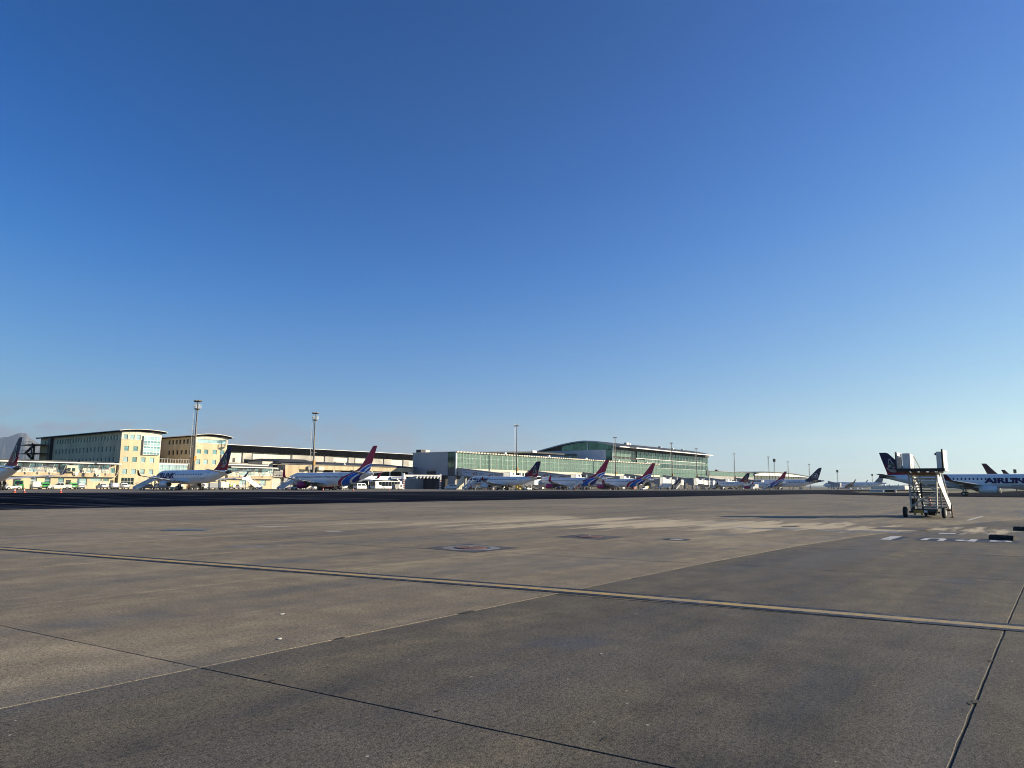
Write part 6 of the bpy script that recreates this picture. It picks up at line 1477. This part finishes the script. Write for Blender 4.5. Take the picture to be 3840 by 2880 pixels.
# local axes: x to the right as seen from its front, y away from the camera up to the foot of the flight
SW = M('stairs_white_paint', (0.66, 0.655, 0.63), 0.5, var=0.2, scale=3.5, streak=True); SB = M('stairs_black_bumper', (0.010, 0.010, 0.011), 0.6, var=0.2); SG = M('stairs_grey_tube', (0.34, 0.32, 0.28), 0.5, 0.2, var=0.18, scale=4)
SRT = M('stairs_rusty_beam', (0.20, 0.11, 0.07), 0.7, var=0.35, scale=4)
hgt = 2.80; hw = 1.48
box('platform', SW, S, -hw, hw, -.35, 1.35, hgt - .10, hgt - .02); box('front_bumper', SB, S, -hw - .03, hw + .03, -.45, -.33, hgt - .13, hgt + .06)
for x in (-1.1, -.55, 0, .55, 1.1): box('joist', SRT, S, x - .04, x + .04, -.32, 1.3, hgt - .2, hgt - .101)
box('cross_beam', SRT, S, -.95, .95, .1, .22, hgt - .34, hgt - .21); box('cross_beam', SG, S, -.95, .95, 1.1, 1.22, hgt - .34, hgt - .21)
# side cabins on the platform
def cabin(x0, x1, name, hh):
    MB().hexa([(x0, -.25, hgt), (x1, -.25, hgt), (x1, 1.1, hgt), (x0, 1.1, hgt), (x0, -.22, hgt + hh), (x1, -.22, hgt + hh), (x1, 1.05, hgt + hh - .1), (x0, 1.05, hgt + hh - .1)]).build(name, SW, S)
cabin(-1.12, -.62, 'left_cabinet', .96); box('left_gate', SW, S, -hw, -hw + .06, -.32, 1.0, hgt, hgt + 1.02); box('left_gate_seal', SB, S, -hw - .06, -hw, -.4, -.32, hgt, hgt + 1.06)
box('left_post', SG, S, -1.24, -1.17, -.2, -.13, hgt, hgt + .95)
for k in range(3): box('left_gate_mark', M('gate_mark_blue', (0.12, 0.14, 0.35), .5), S, -hw + .06, -hw + .066, -.25, .5 + .12 * (k % 2), hgt + .55 + k * .11, hgt + .60 + k * .11)
cabin(1.02, 1.36, 'right_cabinet', 1.02); box('right_gate', SW, S, 1.40, 1.46, -.32, 1.05, hgt - .05, hgt + 1.12); box('right_gate_seal', SB, S, 1.36, 1.46, -.42, -.33, hgt, hgt + 1.16)
m2 = MB(); m2.box(.9, 1.0, -.1, .05, hgt + .82, hgt + .95); m2.build('work_light', DSTEEL, S)
MB().bar((-.62, .9, hgt + .85), (-.30, 1.35, hgt), .045).build('platform_rail', SG, S); MB().bar((-.62, .9, hgt + .85), (-.62, .9, hgt), .045).build('platform_rail', SG, S)
# supporting frame
for x in (-.86, .86):
    s = 1 if x > 0 else -1
    MB().bar((x * 1.02, .15, hgt - .2), (x * .92, -.05, .55), .10).build('front_leg', SG, S); MB().bar((x, 1.15, hgt - .2), (x * .95, 1.5, .55), .10).build('rear_leg', SG, S)
    MB().bar((x, .1, 1.75), (x, 1.3, 1.75), .07).build('side_tie', SG, S)
MB().bar((-.86, .12, 2.42), (.86, .10, 1.55), .085).build('diagonal_brace', SG, S); MB().bar((-.82, .05, 1.42), (.80, 0, .62), .075).build('diagonal_brace', SG, S); MB().bar((.85, .05, 1.5), (-.80, 0, .66), .075).build('diagonal_brace', SG, S)
MB().bar((-.84, .06, 1.45), (.84, .06, 1.45), .07).build('front_tie', DSTEEL, S); MB().bar((-.82, 0, .66), (.9, 0, .66), .06).build('front_tie', SG, S); MB().bar((-.95, .1, 1.88), (.86, .1, 1.88), .045).build('front_tie', DSTEEL, S)
m2 = MB(); m2.tube((-.12, .25, .5), (-.18, .35, 2.0), .065, n=12); m2.build('hydraulic_ram', SB, S, True); m2 = MB(); m2.tube((-.18, .35, 2.0), (-.2, .38, 2.55), .032, n=10); m2.build('ram_rod', STEEL, S, True)
# flight going down and away
N_ = 14; y0, y1, zt_, zb_ = 1.25, 4.2, hgt - .05, .32
for k in range(N_):
    q = (k + .5) / N_; y = y0 + (y1 - y0) * q; z = zt_ + (zb_ - zt_) * q
    box('tread', SW if k % 2 else SG, S, -.78, .78, y - .14, y + .14, z - .035, z)
    box('riser_edge', SG, S, -.78, .78, y - .145, y - .13, z - .09, z - .036)
for x in (-.86, .82):
    MB().hexa([(x, y0 - .1, zt_ - .28), (x + .05, y0 - .1, zt_ - .28), (x + .05, y1 + .2, zb_ - .22), (x, y1 + .2, zb_ - .22), (x, y0 - .1, zt_ + .22), (x + .05, y0 - .1, zt_ + .22), (x + .05, y1 + .2, zb_ + .3), (x, y1 + .2, zb_ + .3)]).build('stringer', SW, S)
    MB().bar((x, y0, zt_ + .95), (x, y1, zb_ + 1.0), .045).build('handrail', SG, S)
    for q in (.12, .4, .7, .95): MB().bar((x, y0 + (y1 - y0) * q, zt_ + (zb_ - zt_) * q + .2), (x, y0 + (y1 - y0) * q, zt_ + (zb_ - zt_) * q + .97), .035).build('baluster', SG, S)
MB().hexa([(.90, .1, hgt - .7), (.95, .1, hgt - .7), (.95, 3.9, .35), (.90, 3.9, .35), (.90, .1, hgt - .12), (.95, .1, hgt - .12), (.95, 4.35, .75), (.90, 4.35, .75)]).build('side_panel', SW, S)
# chassis, wheels, drawbar
box('chassis', DSTEEL, S, -.80, .85, -.25, 3.8, .36, .50); box('front_axle', SB, S, -.95, .95, -.1, .1, .26, .36); box('axle_bracket', AMBER, S, -.62, -.05, -.32, -.2, .28, .44)
for x in (-.56, -.12): box('bracket_foot', AMBER, S, x - .06, x + .06, -.33, -.22, .14, .28)
box('number_board', SW, S, .02, .24, -.34, -.30, .30, .42); box('side_lamp', M('amber_lamp', (0.5, 0.25, 0.05), .4), S, .80, .9, -.34, -.28, .30, .40)
for x, y in ((-1.2, -.05), (1.2, -.05), (-.6, 3.6), (.6, 3.6)): wheel(S, x, y, .31 if y < 1 else .24, .24).rotation_euler = (0, 0, R(90))
box('battery_box', SB, S, -.92, -.62, .25, 1.2, .5, 1.05); box('battery_lid', DSTEEL, S, -.94, -.6, .22, 1.22, 1.05, 1.10); MB().bar((-.6, .8, .9), (-.52, 1.0, 1.4), .05).build('lever', DSTEEL, S)
MB().bar((.9, 1.6, .42), (1.5, 1.4, .42), .12).build('outrigger', SRT, S); MB().bar((1.45, 1.4, .75), (1.45, 1.4, .05), .07).build('jack', SRT, S); box('jack_foot', SRT, S, 1.33, 1.57, 1.3, 1.5, 0, .05)
box('belly_tank', SB, S, .1, .55, .6, 1.6, .12, .36)

# rubber chocks
def chock(label, u, v, rz, L_=.74):
    m2 = MB(); pr = [(-.12, 0), (-.115, .09), (-.06, .165), (.04, .17), (.10, .12), (.125, 0)]
    T = thing('rubber_chock', label, 'wheel chock', (u, v, 0), rz, 'wheel chocks')
    rings = [[(p * f, y, q * f + .001) for p, q in pr] for y, f in ((-L_ / 2, .86), (-L_ / 2 + .03, 1), (L_ / 2 - .03, 1), (L_ / 2, .86))]
    MB().loft(rings).build('block', RUB, T); m3 = MB(); m3.tube((0, L_ / 2 - .02, .08), (0, L_ / 2 + .006, .08), .035, n=10); m3.build('end_hole', BLACK, T)
    for y in (-.18, 0, .18): MB().box(-.05, .05, y - .012, y + .012, .166, .178).build('grip_rib', RUB, T)
    return T
chock('black rubber chock lying on the ground lettering', 29.25, 1.72, R(-20)); chock('black rubber chock cut by the right picture edge', 36.25, 1.35, R(-16))
